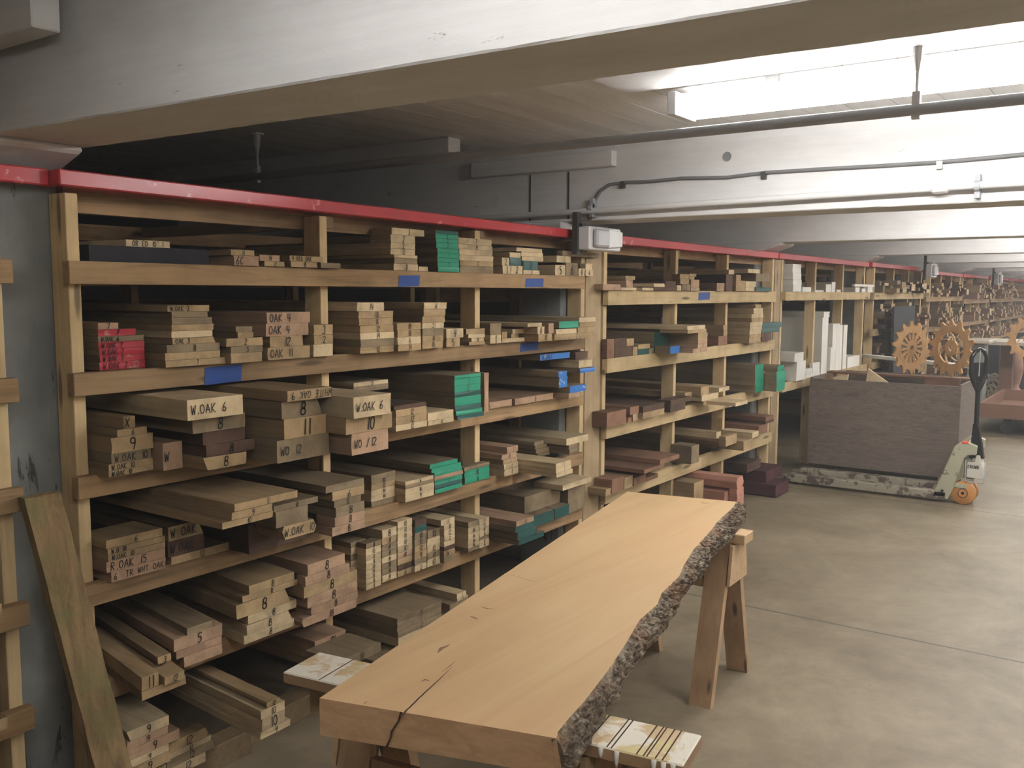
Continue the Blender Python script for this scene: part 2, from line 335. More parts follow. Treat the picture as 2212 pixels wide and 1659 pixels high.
# blocks and boards bolted to the beams and ceiling
o = MB((1.2, 0, 2.26)).box(1.2, 1.272, -0.41, 0.35, 2.222, 2.398).build('ledger_board', BEAM, bevel=0.004)
o.location.y = 0
tag(o, 'short white block fixed high on the near beam at top left', 'ledger board')
o = MB((4.4, 0.2, 2.26)).box(4.365, 4.418, -0.22, 0.72, 2.262, 2.345).build('ledger_board', BEAM, bevel=0.004)
tag(o, 'long white board bolted to the face of the second beam', 'ledger board')
o = MB((3.82, 0.5, 2.35)).box(3.82, 3.92, 0.444, 3.0, 2.32, 2.3985).build('ledger_board', BEAM, bevel=0.004)
tag(o, 'dim grey timber under the ceiling ending behind the dark pipe', 'ledger board')
o = MB((3.0, -2, 2.37)).box(2.98, 3.30, -3.9, -0.88, 2.372, 2.398).build('ceiling_panel', BEAM, bevel=0.003)
tag(o, 'flat white panel on the ceiling beside the lit fluorescent lamp', 'panel')

# fluorescent fixtures, one per bay; an unseen second row is added as fill light
for i in range(10):
  for row in (0, 1):
    bx = 3.42 + 2.97 * (i - 1) if i else 0.5
    y0, y1 = ((-1.04, -3.46) if i else (-1.25, -3.7)) if row == 0 else (-4.9, -7.3)
    if i == 0: lab = 'fluorescent strip lamp above the viewer, before the near beam'
    elif i == 1: lab = 'bright fluorescent strip lamp hanging in the near bay'
    else: lab = 'fluorescent strip lamp in the %s bay down the aisle' % ordw[i]
    if row: lab = lab.replace('fluorescent strip lamp', 'added unseen second-row fill lamp').replace('hanging in', 'in') + ', across the aisle'
    t = empty('fluorescent_lamp', (bx, (y0 + y1) / 2, CZ), lab, 'lamp', 'fluorescent ceiling lamps')
    part(t, 'lamp_housing', BOXW, lambda q: (q.box(bx - 0.045, bx + 0.045, y1, y0, 2.32, 2.362), q.box(bx - .01, bx + .01, y0 - .4, y0 - .35, 2.36, 2.3995), q.box(bx - .01, bx + .01, y1 + .35, y1 + .4, 2.36, 2.3995)))
    for s_ in (-1, 1):
        part(t, 'lamp_tube', TUBE if i or row else TUBE_DIM, lambda q: q.tube([(bx + s_ * 0.07, y1 + 0.04, 2.30), (bx + s_ * 0.07, y0 - 0.04, 2.30)], 0.019, 6))
    for yy in (y0 - 0.015, y1 + 0.015):
        part(t, 'end_cap', BOXW, lambda q: q.box(bx - 0.095, bx + 0.095, yy - 0.018, yy + 0.018, 2.277, 2.365), bevel=0.003)

# pipes and cable under the ceiling
t = empty('sprinkler_pipe', (3.2, 0, 2.18), 'long dark grey sprinkler pipe hung on rods below the ceiling', 'pipe')
part(t, 'pipe', GALV, lambda q: q.tube([(3.2, -5.9, 2.178), (3.2, 3.5, 2.182)], 0.0185, 12), True)
for yy in (-1.965, 1.2, -4.6):
    h = part(t, 'pipe_hanger', WPIPE, lambda q: (q.tube([(3.2, yy, 2.398), (3.2, yy, 2.388)], 0.036, 14), q.tube([(3.2, yy, 2.39), (3.2, yy, 2.33), (3.2, yy, 2.30)], [0.02, 0.014, 0.008], 10), q.tube([(3.2, yy, 2.31), (3.2, yy, 2.19)], 0.006, 8), q.box(3.19, 3.21, yy - 0.012, yy + 0.012, 2.15, 2.235)))
t = empty('conduit_pipe', (4.39, 0, 2.05), 'white painted pipe clamped along the face of the second beam', 'pipe')
part(t, 'pipe', WPIPE, lambda q: q.tube([(4.375, -5.9, 2.062), (4.375, -2, 2.053), (4.375, 0.2, 2.03), (4.375, 0.5, 2.025), (4.375, 2.2, 2.0)], 0.0165, 12), True)
part(t, 'pipe_coupling', WPIPE, lambda q: q.tube([(4.375, -1.86, 2.052), (4.375, -1.85, 2.052), (4.375, -1.80, 2.052), (4.375, -1.79, 2.052)], [0.02, 0.027, 0.027, 0.02], 12))
for yy in (-0.1, -1.98): part(t, 'pipe_clamp', GALV, lambda q: (q.tube([(4.375, yy, 2.05), (4.375, yy + 0.02, 2.05)], 0.023, 12), q.box(4.375, 4.418, yy, yy + 0.02, 2.0, 2.1)))
t = empty('armoured_cable', (4.4, 0, 2.17), 'thin grey armoured cable curving along the second beam down to the white box', 'cable')
cpx = [(1280, 452), (1283, 436), (1296, 414), (1316, 399), (1345, 394), (1400, 392), (1470, 385), (1570, 383), (1650, 373), (1760, 366), (1900, 358), (2030, 350), (2120, 342), (2212, 333)]
cp = [on(u, v, 0, 4.408) for u, v in cpx]; cp[0].x = 4.408
cp += [Vector((4.408, -3.2, 2.19)), Vector((4.408, -5.9, 2.2))]
cp = [Vector((4.40, cp[0].y + 0.01, 1.985))] + cp
part(t, 'cable', CABLE, lambda q: q.tube(cp, 0.0085, 8), True)
for k in (5, 9, 12): part(t, 'cable_clip', WPIPE if k == 12 else DARKMETAL, lambda q: q.box(4.398, 4.419, cp[k].y - 0.012, cp[k].y + 0.012, cp[k].z - 0.03, cp[k].z + 0.004))
# hole in the second beam: a dark round plug
hc = on(1570, 338, 0, 4.417)
o = MB(hc).tube([(4.4165, hc.y, hc.z), (4.43, hc.y, hc.z)], 0.023, 18).build('bored_hole', paint('shadowed_timber', (0.25, 0.25, 0.25), 0.9)); tag(o, 'round hole bored in the face of the second beam', 'hole', kind='structure')

# ------------------------------------------------------------------ emergency lamps over the rail
def exit_lamp(x, y, z, w, h, lab):
    t = empty('emergency_lamp_box', (x, y, z), lab, 'lamp box', 'white emergency lamp boxes')
    part(t, 'housing', BOXW, lambda q: q.box(x - w / 2, x + w / 2, y - 0.045, y + 0.045, z - h / 2, z + h / 2), bevel=0.006)
    part(t, 'lamp_lens', LENS, lambda q: q.prism([(x - w * .42, y - 0.045, z - h * .38), (x - w * .02, y - 0.045, z - h * .38), (x - w * .02, y - 0.045, z + h * .40), (x - w * .42, y - 0.045, z + h * .40)], (0, -0.035, 0)), bevel=0.01)
    part(t, 'reflector_cover', BOXW, lambda q: q.prism([(x, y - 0.045, z - h * .4), (x + w * .46, y - 0.045, z - h * .3), (x + w * .46, y - 0.045, z + h * .36), (x, y - 0.045, z + h * .44)], (0, -0.02, 0.0)), bevel=0.004)
    part(t, 'bracket', DARKMETAL, lambda q: (q.box(x - w * .56, x - w * .44, y + 0.02, y + 0.05, z - h * .7, z + h * 1.1), q.box(x - w * .5, x + w * .3, y + 0.0, y + 0.05, z + h * .5, z + h * .62)))
exit_lamp(4.405, -0.12, 1.881, 0.34, 0.122, 'white emergency lamp box above the gap between the first two racks')
exit_lamp(12.9, -0.15, 1.885, 0.34, 0.17, 'small white lamp box far down the racks, left of the farther one')
exit_lamp(17.9, -0.25, 1.84, 0.42, 0.2, 'tiny white lamp box farthest down the racks')

# ------------------------------------------------------------------ lumber racks
BACK = 1.25
def rack(x0, x1, posts, shelves, rail, lab, pale, nrow_label='', ztop=1.90, wrap=False, fx=None, fh=0.068, arm=True):
    ALLP.extend(posts); TOPS.append((x0, x1, ztop))
    t = empty('lumber_rack', (x0, 0, 0), lab, 'lumber rack', 'wooden lumber racks')
    for px in posts:
        part(t, 'post', PINE, lambda q: q.box(px, px + 0.039, 0, 0.089, 0, ztop - 0.0015), bevel=0.002)
        part(t, 'back_post', PINE, lambda q: q.box(px, px + 0.039, BACK, BACK + 0.089, 0, ztop - 0.0015))
        if arm and not any(px < c + .30 and px + .08 > c - .04 for c in beam_x):
            part(t, 'cross_rail', PINEY, lambda q: [q.box(px + 0.039, px + 0.077, 0.0, BACK + 0.089, zs - fh, zs - 0.0005) for zs in shelves] and q)
            part(t, 'top_cross_rail', PINEY, lambda q: q.box(px + 0.039, px + 0.077, 0.005, BACK + 0.2, ztop - 0.045, ztop - 0.002))
    a, b_ = fx or (x0 - 0.015, x1 - 0.06)
    for k, zs in enumerate(shelves):
        part(t, 'shelf_edge', PINEXL if pale else PINEX, lambda q: q.box(a, b_, -0.038, -0.0005, zs - fh, zs), bevel=0.002)
        part(t, 'back_rail', PINEX, lambda q: q.box(x0, x1, BACK + 0.0895, BACK + 0.127, zs - fh, zs))
    part(t, 'top_back_rail', PINEX, lambda q: q.box(x0, x1, BACK - 0.0385, BACK - 0.0005, ztop - 0.07, ztop))
    part(t, 'upper_stringer', PINEX, lambda q: q.box(x0 + 0.05, x1 - 0.02, 0.092, 0.13, ztop - 0.05, ztop + 0.02))
    if rail: part(t, 'red_rail', RED, lambda q: (q.box(rail[0], rail[1], -0.03, 0.092, ztop, ztop + 0.05),), bevel=0.004)
    return t
SA = [1.684, 1.353, 1.042, 0.708, 0.398]
ALLP = []; TOPS = []
rackA = rack(1.49, 4.47, [1.493, 2.492, 3.465, 4.43], SA, None, 'nearest tall pine lumber rack filling the left half of the view', False, ztop=1.884)
part(rackA, 'red_rail', RED, lambda q: q.add([(1.462, -.03, 1.899), (4.41, -.03, 1.885), (4.41, .088, 1.885), (1.462, .088, 1.899), (1.462, -.03, 1.946), (4.41, -.03, 1.930), (4.41, .088, 1.930), (1.462, .088, 1.946)], BOXF), bevel=0.004)
SB = [1.608, 1.216, 0.832, 0.445]
rackB = rack(4.68, 7.52, [4.682, 5.635, 6.50, 7.47], SB, (4.72, 7.52), 'second lumber rack with pale new shelf edges, behind the slab', True, ztop=1.875, fx=(4.67, 7.47), fh=0.085)
rackC = rack(7.69, 10.5, [7.69, 8.60, 9.49, 10.29], [1.605, 0.83], (7.55, 10.35), 'third lumber rack holding white painted boards, behind the plywood crate', True, ztop=1.875, fx=(7.7, 10.42), fh=0.075)
rackD = rack(10.7, 13.2, [10.7, 11.59, 12.35, 13.11], [1.60, 1.2, 0.83, 0.445], (10.5, 13.0), 'fourth lumber rack down the aisle, beyond the white boards', True, ztop=1.88, fx=(10.6, 13.1), fh=0.075)
rackE = rack(13.3, 16.0, [13.68, 14.4, 15.2, 15.9], [1.55, 1.14, 0.8, 0.445], (13.5, 15.95), 'fifth lumber rack, crammed with boards, far down the aisle', False, ztop=1.85)
rackF = rack(16.1, 18.7, [16.15, 17.0, 17.8, 18.6], [1.50, 1.14, 0.8, 0.445], (16.05, 18.5), 'sixth lumber rack, crammed with brown boards, very far', False, ztop=1.85)
rackG = rack(18.9, 24.5, [18.95, 20.5, 22.0, 24.4], [1.50, 1.14, 0.8, 0.445], (18.8, 24.5), 'farthest lumber rack fading away at the right edge', False, ztop=1.85)
# doubled end panel in the gap between the first two racks, and the one after the second
for (a, b_, l) in ((4.482, 4.655, 'tall tan plywood panel between the first two racks'), (7.53, 7.67, 'tall pale board closing the end of the second rack')):
    o = MB((a, 0, 0)).box(a, b_, 0.0, 0.03, 0, 1.87).build('end_panel', PANEL, bevel=0.002); tag(o, l, 'panel')
# red tape wrapped onto the left post and the column beside it
part(rackA, 'red_rail', RED, lambda q: q.box(1.1, 1.461, 0.02, 0.06, 1.90, 1.948), bevel=0.004)
# small blocks nailed behind the shelf edges: blue tape labels
def tape(px, py, w, h, th):
    c = on(px, py, 1, -0.0385); zz = min((q_ for q_ in (SA if th is rackA else SB) if q_ > c.z - .02), key=lambda q_: abs(q_ - c.z)); c.z = min(c.z, zz - h / 2 - .008)
    part(th, 'blue_tape_label', BLUETAPE, lambda q: q.prism([(c.x - w / 2, -0.0383, c.z - h / 2), (c.x + w / 2, -0.0383, c.z - h / 2 + .004), (c.x + w / 2 + .006, -0.0383, c.z + h / 2), (c.x - w / 2 + .004, -0.0383, c.z + h / 2 - .003)], (0, -0.0012, 0)))
for a in ((883, 607, 0.13, 0.05), (1154, 611, 0.16, 0.046), (481, 803, 0.15, 0.062), (1143, 748, 0.16, 0.045)): tape(*a, rackA)
tape(1521, 638, 0.19, 0.055, rackB)

# neighbouring rack at the left edge of the view
rackZ = rack(-1.6, 1.31, [-1.55, -0.6, 0.3, 1.262], SA, None, 'lumber rack cut off by the left edge of the view', False, ztop=1.9, fx=(-1.6, 1.315))

# ------------------------------------------------------------------ boards
POSTS = [(p, p + 0.039) for p in (1.493, 2.492, 3.465, 4.43, 4.682, 5.635, 6.50, 7.47, 7.69, 8.60, 9.49, 10.42)]
CROPS = {'F': (0, 0, 1), 'Z1': (0, 350, 3.95), 'Z3': (0, 640, 5.183), 'Z4': (400, 440, 4.366), 'Z5': (0, 900, 4.88), 'Z6': (0, 1220, 3.78),
         'Z7': (360, 800, 4.366), 'Y1': (380, 1120, 4.366), 'Y2': (380, 1400, 5.027), 'Y3': (700, 460, 3.687), 'Y4': (800, 760, 4.424),
         'Y5': (680, 1040, 4.424), 'Y6': (1240, 480, 4.608), 'Y7': (1240, 780, 4.608), 'X1': (1640, 540, 3.867), 'W': (1680, 600, 6.382)}
TW = {'o': 'tan', 'w': 'pale', 'm': 'greyish brown', 'd': 'dark brown', 'p': 'pinkish tan', 'W': 'white painted', 'h': 'reddish brown', 'q': 'salmon pink',
      'v': 'dark purple', 'x': 'nearly black', 'r': 'red-ended', 'g': 'green-ended', 'k': 'dark green-ended', 'b': 'blue-ended'}
ORD = ['topmost', 'second from top', 'third from top', 'fourth from top', 'fifth from top', 'sixth from top', 'seventh from top', 'eighth from top', 'ninth from top']
SIDE = ['leftmost', 'second from left', 'third from left', 'fourth from left', 'fifth from left', 'sixth from left', 'seventh from left', 'eighth from left', 'ninth from left', 'tenth from left', 'eleventh from left', 'twelfth from left', 'thirteenth from left', 'fourteenth from left']
seen = {}; BOARDS = []; SPECS = []
def make_board(x0, x1, y, z0, z1, tone, text, label, group, yaw=0.0, L=None, tcol=0.52, flip=False, name='lumber_board', edge=None, cat='board'):
    rnd = random.Random(int(x0 * 9973) + int(z0 * 7919)); L = L or rnd.uniform(1.7, 2.5)
    SPECS.append(dict(x0=x0, x1=x1, y=y, z0=z0, z1=z1, tone=tone, text=text, label=label, group=group, yaw=yaw + rnd.uniform(-.004, .004), L=min(L, 3.35 - y), tcol=tcol, flip=flip, name=name, edge=edge, cat=cat, rnd=rnd))
def resolve():
    """shorten or nudge boards (always at their hidden far ends) so that none runs through a post, a column or another board"""
    obs = [(p, p + .039, 0, .09, 0, 1.88) for p in ALLP] + [(p, p + .039, BACK, BACK + .09, 0, 1.9) for p in ALLP] + [(c - .05, c + .27, .09, .39, 0, 2) for c in beam_x]
    obs += [(r[0], r[1], BACK - .04, BACK, r[2] - .07, r[2]) for r in TOPS] + [(r[0], r[1], .091, .131, r[2] - .055, r[2] + .02) for r in TOPS] + [(p + .039, p + .077, .0, BACK, r - .05, r) for p in ALLP for r in (1.884,) if p < 4.5]
    done = []
    for d in SPECS:
        y, L = d['y'], d['L']; dx = d['yaw'] * L
        for (a, b, ya, yb, za, zb) in obs + obs:
            if d['z1'] < za + .001 or d['z0'] > zb - .001 or y > yb: continue
            t0 = max(ya, y); 
            if t0 > y + L: continue
            xa = d['x0'] + d['yaw'] * (t0 - y); xb = d['x1'] + d['yaw'] * (t0 - y)
            t1 = min(yb, y + L); xa2 = d['x0'] + d['yaw'] * (t1 - y); xb2 = d['x1'] + d['yaw'] * (t1 - y)
            lo, hi = min(xa, xa2), max(xb, xb2)
            if lo < b and hi > a:
                l, r = hi - a, b - lo
                if ya < 0.05 and min(l, r) < 0.05:
                    sh = (-l - .002) if l < r else (r + .002); d['x0'] += sh; d['x1'] += sh
                else: d['L'] = L = max(.03, ya - y - .003)
        for e in done:
            if d['z1'] <= e['z0'] + .0005 or d['z0'] >= e['z1'] - .0005 or d['x0'] > e['x1'] + 1.2 or d['x1'] < e['x0'] - 1.2: continue
            ys = max(d['y'], e['y']); ye = min(d['y'] + d['L'], e['y'] + e['L'])
            if ys >= ye: continue
            def ov(t):
                a0 = d['x0'] + d['yaw'] * (t - d['y']); a1 = a0 + d['x1'] - d['x0']; b0 = e['x0'] + e['yaw'] * (t - e['y']); b1 = b0 + e['x1'] - e['x0']
                return min(a1, b1) - max(a0, b0)
            k = 0
            if ov(ys) > -0.001:
                # overlapping at the fronts: trim the narrower difference off the side of the new board
                a0 = d['x0'] + d['yaw'] * (ys - d['y']); b0 = e['x0'] + e['yaw'] * (ys - e['y']); o_ = ov(ys) + .002
                if (a0 + d['x1'] - d['x0'] / 1) and (a0 + (d['x1'] - d['x0']) / 2) > (b0 + (e['x1'] - e['x0']) / 2): 
                    if o_ < (d['x1'] - d['x0']) * .5: d['x0'] += o_
                    elif e['y'] < d['y']: e['L'] = max(.05, d['y'] - e['y'] - .003); continue
                    else: d['L'] = max(.05, ys - d['y'] - .003); continue
                else:
                    if o_ < (d['x1'] - d['x0']) * .5: d['x1'] -= o_
                    else: d['L'] = max(.05, ys - d['y'] - .003); continue
            ye = min(d['y'] + d['L'], e['y'] + e['L'])
            n = 12
            for k in range(1, n + 1):
                t = ys + (ye - ys) * k / n
                if ov(t) > -0.001:
                    t = ys + (ye - ys) * (k - 1) / n; d['L'] = max(.05, t - d['y']); break
        done.append(d)
def sect(d):
    rnd = d['rnd']; w, h = d['x1'] - d['x0'], d['z1'] - d['z0']; dx = d['L'] * d['yaw']; L = d['L']; j = lambda s: rnd.uniform(-s, s); edge = d['edge']
    e = min(0.0018, h * .05)
    if edge == 'wane': sec = [(e, 0), (w, 0), (w - h * .45, h), (0, h - e)]
    elif edge == 'wane2': sec = [(h * .35, 0), (w, 0), (w, h - e), (0, h)]
    elif edge == 'round': sec = [(h * .25, 0), (w - h * .2, 0), (w, h * .45), (w - h * .25, h), (h * .18, h), (0, h * .6)]
    else: sec = [(abs(j(e)), 0), (w - abs(j(e)), 0), (w - abs(j(e)), h * .5), (w - abs(j(e)), h), (abs(j(e)), h), (abs(j(e)), h * .45)]
    n = len(sec); yj = [abs(j(0.003)) for _ in sec]
    vs = [(px_, yj[i], pz) for i, (px_, pz) in enumerate(sec)] + [(px_ + dx, L, pz) for px_, pz in sec]
    fs = [tuple(range(n)), tuple(range(2 * n - 1, n - 1, -1))] + [(i, i + n, (i + 1) % n + n, (i + 1) % n) for i in range(n)]
    return vs, fs, [1, 1] + [0] * n
def mark_mb(d, org=(0, 0, 0), mb=None, mi=0):
    w, h = d['x1'] - d['x0'], d['z1'] - d['z0']; text = d['text']; mb = mb or MB(); hh = min(h * 0.76, 0.05); words = any(c.isalpha() for c in text) or len(text) > 3
    if words: hh = min(hh, 0.028)
    wt = sum(0.42 if c in ".'1I" else 0.72 for c in text) * hh
    if wt > w * .92: hh *= w * .92 / wt; wt = w * .92
    sx = w * .06 if words and wt < w * .8 else (w - wt) * d['tcol']
    letters(mb, text, (org[0] + sx, org[1] - 0.0008, org[2] + (h - hh) / 2), (1, 0, 0), (0, 0, 1), hh, max(0.0022, hh * .11), (0, -1, 0), mi=mi, slant=d['rnd'].uniform(0, .15), flip=d['flip'])
    return mb
def build_boards():
    resolve()
    def area(d):
        a = proj((d['x0'], d['y'], d['z0'])); b = proj((d['x1'], d['y'], d['z1'])); w = abs(a[0] - b[0]); h = abs(a[1] - b[1])
        return w * h + 0.3 * min(120, w) * 20
    lum = sorted([d for d in SPECS if d['name'] == 'lumber_board'], key=area, reverse=True); small = set(id(d) for d in lum[300:])
    mb = MB((5.5, 0, 1)); tones = []
    for d in SPECS:
        vs, fs, fm = sect(d); t = d['tone']
        if id(d) in small:
            if t not in tones: tones.append(t)
            k = tones.index(t); n = len(mb.f); mb.add([Vector(v) + Vector((d['x0'], d['y'], d['z0'])) for v in vs], fs, 0)
            for q, m_ in enumerate(fm): mb.m[n + q] = 1 + 2 * k + m_
            if d['text']: mark_mb(d, (d['x0'], d['y'], d['z0']), mb, 0)
            continue
        o = mesh_obj(d['name'], vs, fs, [BODY[t], ENDM[t]], None, fm); o.location = (d['x0'], d['y'], d['z0'])
        lab = d['label']
        if len(lab.split()) > 16: lab = lab.replace(' marked ', ' ', 1)
        if len(lab.split()) > 16: BOARDS.append(('LONG', len(lab.split()), lab))
        if lab in seen: BOARDS.append(('DUP', lab))
        seen[lab] = 1; tag(o, lab, d['cat'], d['group'])
        if d['text']:
            mo = mark_mb(d).build('marking', INK, o); mo['label'] = 'black marker writing'
    ms = [INK]
    for t in tones: ms += [BODY[t], ENDM[t]]
    o = mb.build('small_board_ends', ms); tag(o, 'remaining small board ends scattered over the shelves of the first two racks', 'boards', None, 'stuff')
def solve_x(u, v, y, z):
    p = on(u, v, 1, y)
    for _ in range(3):
        uu, vv = proj((p.x, y, z)); p.x += on(u, vv, 1, y).x - on(uu, vv, 1, y).x
    return p.x
def stack(crop, zs, rows, yb, phrase, group, p=None, yaw=0.0, pr=(-0.08, 0.75), L=None, fix=False, single=False, name='lumber_board', cat='board'):
    """rows, top to bottom: (x left, y top, x right, tone[, text[, options]]) in the pixels of a crop; yb: bottom of the lowest at its left edge"""
    cx_, cy_, s = CROPS[crop]; F = lambda x, y: (cx_ + x / s, cy_ + y / s)
    ub, vb = F(rows[-1][0], yb)
    if p is None:
        q = on(ub, vb, 2, zs); p = max(pr[0], min(pr[1], -q.y)) if abs(zs - CAMH) > 0.04 else 0.05
    y0 = -p; ztops = []; zb = on(ub, vb, 1, y0).z
    base = zb if fix else zs
    info = []
    for r in rows:
        o = r[5] if len(r) > 5 else {}
        u, v = F(r[0], r[1]); yy = y0 - o.get('dp', 0)
        zt = on(u, v, 1, yy).z
        info.append([r, yy, zt, o])
    k = 1.0 if fix else 1.0
    shift = base - zb
    ups = [zz - hh_ - .004 for SS, hh_ in ((SA, .068), (SB, .085)) for zz in SS if (zs in SS and zz > zs + .1)] if zs in SA or zs in SB else []
    cap = min(ups) if ups else 9
    top_ = max(i_[2] for i_ in info) + shift
    if zs == 0.0: cap = SB[3] - .09
    if zs == S5: cap = min(cap, S4 - .072)
    kz = (cap - base) / (top_ - base) if top_ > cap else 1.0
    zprev = base + 0.0008; N = len(rows)
    for i in range(N - 1, -1, -1):
        r, yy, zt, o = info[i]; zt = base + (zt + shift - base) * kz
        if zt < zprev + 0.008: zt = zprev + 0.012
        u0, v0 = F(r[0], r[1]); u1, _ = F(r[2], r[1])
        x0 = solve_x(u0, v0, yy, zt); x1 = solve_x(u1, v0, yy, (zt + zprev) / 2)
        if x1 < x0 + 0.012: x1 = x0 + 0.02
        mk = ' marked ' + r[4] if len(r) > 4 and r[4] else ''
        if N == 1: lab = '%s board end%s, %s' % (TW[r[3]], mk, phrase)
        else: lab = '%s board%s, %s %s' % (TW[r[3]], mk, ('bottom one' if i == N - 1 else ORD[min(i, 8)]), phrase)
        make_board(x0, x1, yy, zprev, zt, r[3], r[4] if len(r) > 4 else '', lab, group, yaw=o.get('yaw', yaw), L=o.get('L', L), flip=o.get('flip', False), edge=o.get('e'), tcol=o.get('tc', .52), name=name, cat=cat)
        zprev = zt + 0.0008
def loose(crop, zs, rows, phrase, group, p=0.04, L=None, name='wood_offcut', cat='offcut', yaw=0.0):
    """offcuts lying side by side: (x left, y top, x right, y bottom, tone[, text]); sorted from the left, each rests on what is under it"""
    cx_, cy_, s = CROPS[crop]; F = lambda x, y: (cx_ + x / s, cy_ + y / s)
    bs = []
    for r in rows:
        u0, v0 = F(r[0], r[1]); u1, v1 = F(r[2], r[3]); z1 = on(u0, v0, 1, -p).z; z0 = on(u0, v1, 1, -p).z
        x0 = solve_x(u0, v0, -p, z1); x1 = solve_x(u1, v0, -p, z1); bs.append([x0, max(x1, x0 + .015), z0, max(z1, z0 + .01), r])
    # settle: lowest first, drop or lift each onto the highest board below it
    done = []
    for bq in sorted(bs, key=lambda q: q[2]):
        top = zs
        for d in done:
            if bq[0] < d[1] - 0.004 and bq[1] > d[0] + 0.004: top = max(top, d[3])
        h = bq[3] - bq[2]; bq[2] = top + 0.0008; bq[3] = bq[2] + h; done.append(bq)
    for i, bq in enumerate(sorted(bs, key=lambda q: (q[0], q[2]))):
        r = bq[4]; mk = ' marked ' + r[5] if len(r) > 5 and r[5] else ''
        lab = '%s offcut%s, %s %s' % (TW[r[4]], mk, SIDE[min(i, 13)], phrase)
        make_board(bq[0] + .001, bq[1] - .001, -p, bq[2], bq[3], r[4], r[5] if len(r) > 5 else '', lab, group, L=L or random.uniform(1.2, 2.2), name=name, cat=cat, yaw=yaw)
G1 = 'boards on the top shelf of the near rack'; G2 = 'boards on the second shelf of the near rack'; G3 = 'boards on the third shelf of the near rack'
G4 = 'boards on the fourth shelf of the near rack'; G5 = 'boards on the fifth shelf of the near rack'; G6 = 'boards at floor level in the near rack'
S1, S2, S3, S4, S5 = SA; S6 = 0.082
# --- top shelf
stack('Z4', S1, [(430, 430, 655, 'o', '11'), (460, 487, 700, 'p', '6C', dict(tc=.6))], 582, 'beside the dark board, top shelf', G1, p=0.05, L=2.4)
make_board(solve_x(272, 520, .02, 1.76), solve_x(367, 525, .02, 1.76), .02, 1.736, 1.757, 'w', "FORMED 10' 1", 'long thin warped board with black writing, topmost at the left end', G1, yaw=-0.03)
make_board(1.56, solve_x(452, 540, 0.0, 1.74), 0.0, S1 + .001, 1.735, 'x', '', 'wide nearly black board at the left end of the top shelf', G1, yaw=-0.02)
stack('Z4', S1, [(705, 487, 895, 'p', '14'), (750, 548, 938, 'o', '11')], 598, 'in low pile right of the 6C board', G1, p=0.05)
stack('Z4', S1, [(985, 495, 1300, 'o', '9 RED OAK'), (1000, 550, 1250, 'o', '8')], 605, 'in low pile left of the second post', G1, p=0.06)
stack('Z4', S1, [(1280, 568, 1470, 'm')], 618, 'short one at the second post, top shelf', G1, p=0.06)
stack('Y3', S1, [(540, 125, 800, 'w', '3'), (532, 180, 728, 'w', '2'), (532, 245, 728, 'w', '2'), (532, 293, 728, 'w', '12'), (560, 350, 745, 'w'), (560, 366, 745, 'm'), (556, 412, 750, 'w', '3')], 468, 'of white-ended stack, top shelf', G1, p=0.03)
stack('Y3', S1, [(757, 430, 829, 'w')], 468, 'small one at the foot of the white-ended stack', G1, p=0.03)
stack('Y3', S1, [(888, 145, 1068, 'k'), (888, 172, 1068, 'g', '2'), (892, 210, 1068, 'g', '2'), (895, 245, 1070, 'g', '2'), (905, 288, 1075, 'g'), (905, 325, 1078, 'g', '1'), (905, 365, 1078, 'g'), (905, 400, 1078, 'g', '2'), (908, 437, 1080, 'g')], 478, 'of tall green stack, top shelf', G1, p=0.05)
stack('Y3', S1, [(1070, 205, 1337, 'w', '7'), (1072, 258, 1343, 'w', '14'), (1080, 297, 1343, 'w'), (1080, 342, 1350, 'w'), (1085, 388, 1350, 'o', '12'), (1085, 430, 1350, 'm')], 485, 'of stack right of the green one, top shelf', G1, p=0.03)
loose('Y3', S1, [(1425, 420, 1490, 485, 'w', '1'), (1490, 425, 1585, 490, 'w', '2'), (1588, 462, 1720, 495, 'w', '8'), (1418, 357, 1478, 418, 'w', '2'), (1482, 357, 1575, 420, 'k'), (1590, 385, 1705, 458, 'k', '0'), (1478, 313, 1570, 355, 'w'), (1578, 322, 1747, 357, 'w'), (1572, 286, 1745, 320, 'w'), (1535, 252, 1740, 282, 'w')], 'in pale jumble, right part of near top shelf', G1)
loose('Y3', S1, [(1842, 415, 1925, 497, 'w', '5'), (1928, 395, 2025, 497, 'm', '6'), (2085, 450, 2145, 497, 'w', '4'), (1855, 360, 1970, 412, 'w', '7'), (2030, 345, 2080, 405, 'w', '8'), (2085, 395, 2140, 448, 'w'), (1900, 310, 2190, 352, 'm')], 'in jumble at right end of near top shelf', G1)
# --- second shelf
stack('Z3', S2, [(1095, 300, 1330, 'p', '7'), (1095, 375, 1525, 'r', '7'), (1097, 452, 1612, 'm', 'W.OAK 6'), (1103, 517, 1620, 'r', 'W.OAK 7'), (1113, 592, 1622, 'r', 'W.OAK 7'), (1120, 670, 1625, 'r', 'W.OAK 7'), (1115, 745, 1630, 'r', 'W.OAK 7')], 835, 'of bright red stack', G2)
stack('F', S2, [(362, 660, 452.5, 'o', 'W.OAK 3'), (371, 674, 449, 'm'), (371, 687, 459, 'm'), (371, 702, 462, 'o'), (371, 716, 460, 'w'), (373, 731, 466, 'o', 'OAK 3', dict(e='wane')), (360, 745.7, 475, 'm', '8'), (356.5, 763.5, 476, 'o'), (358, 780, 488, 'o', '7')], 795, 'of stack right of the red one', G2)
stack('Z4', S2, [(480, 1160, 635, 'm'), (495, 1215, 647, 'o'), (388, 1275, 735, 'o', '2'), (432, 1350, 735, 'm', '5'), (432, 1415, 730, 'o')], 1510, 'of uneven stack above blue tape, second shelf', G2)
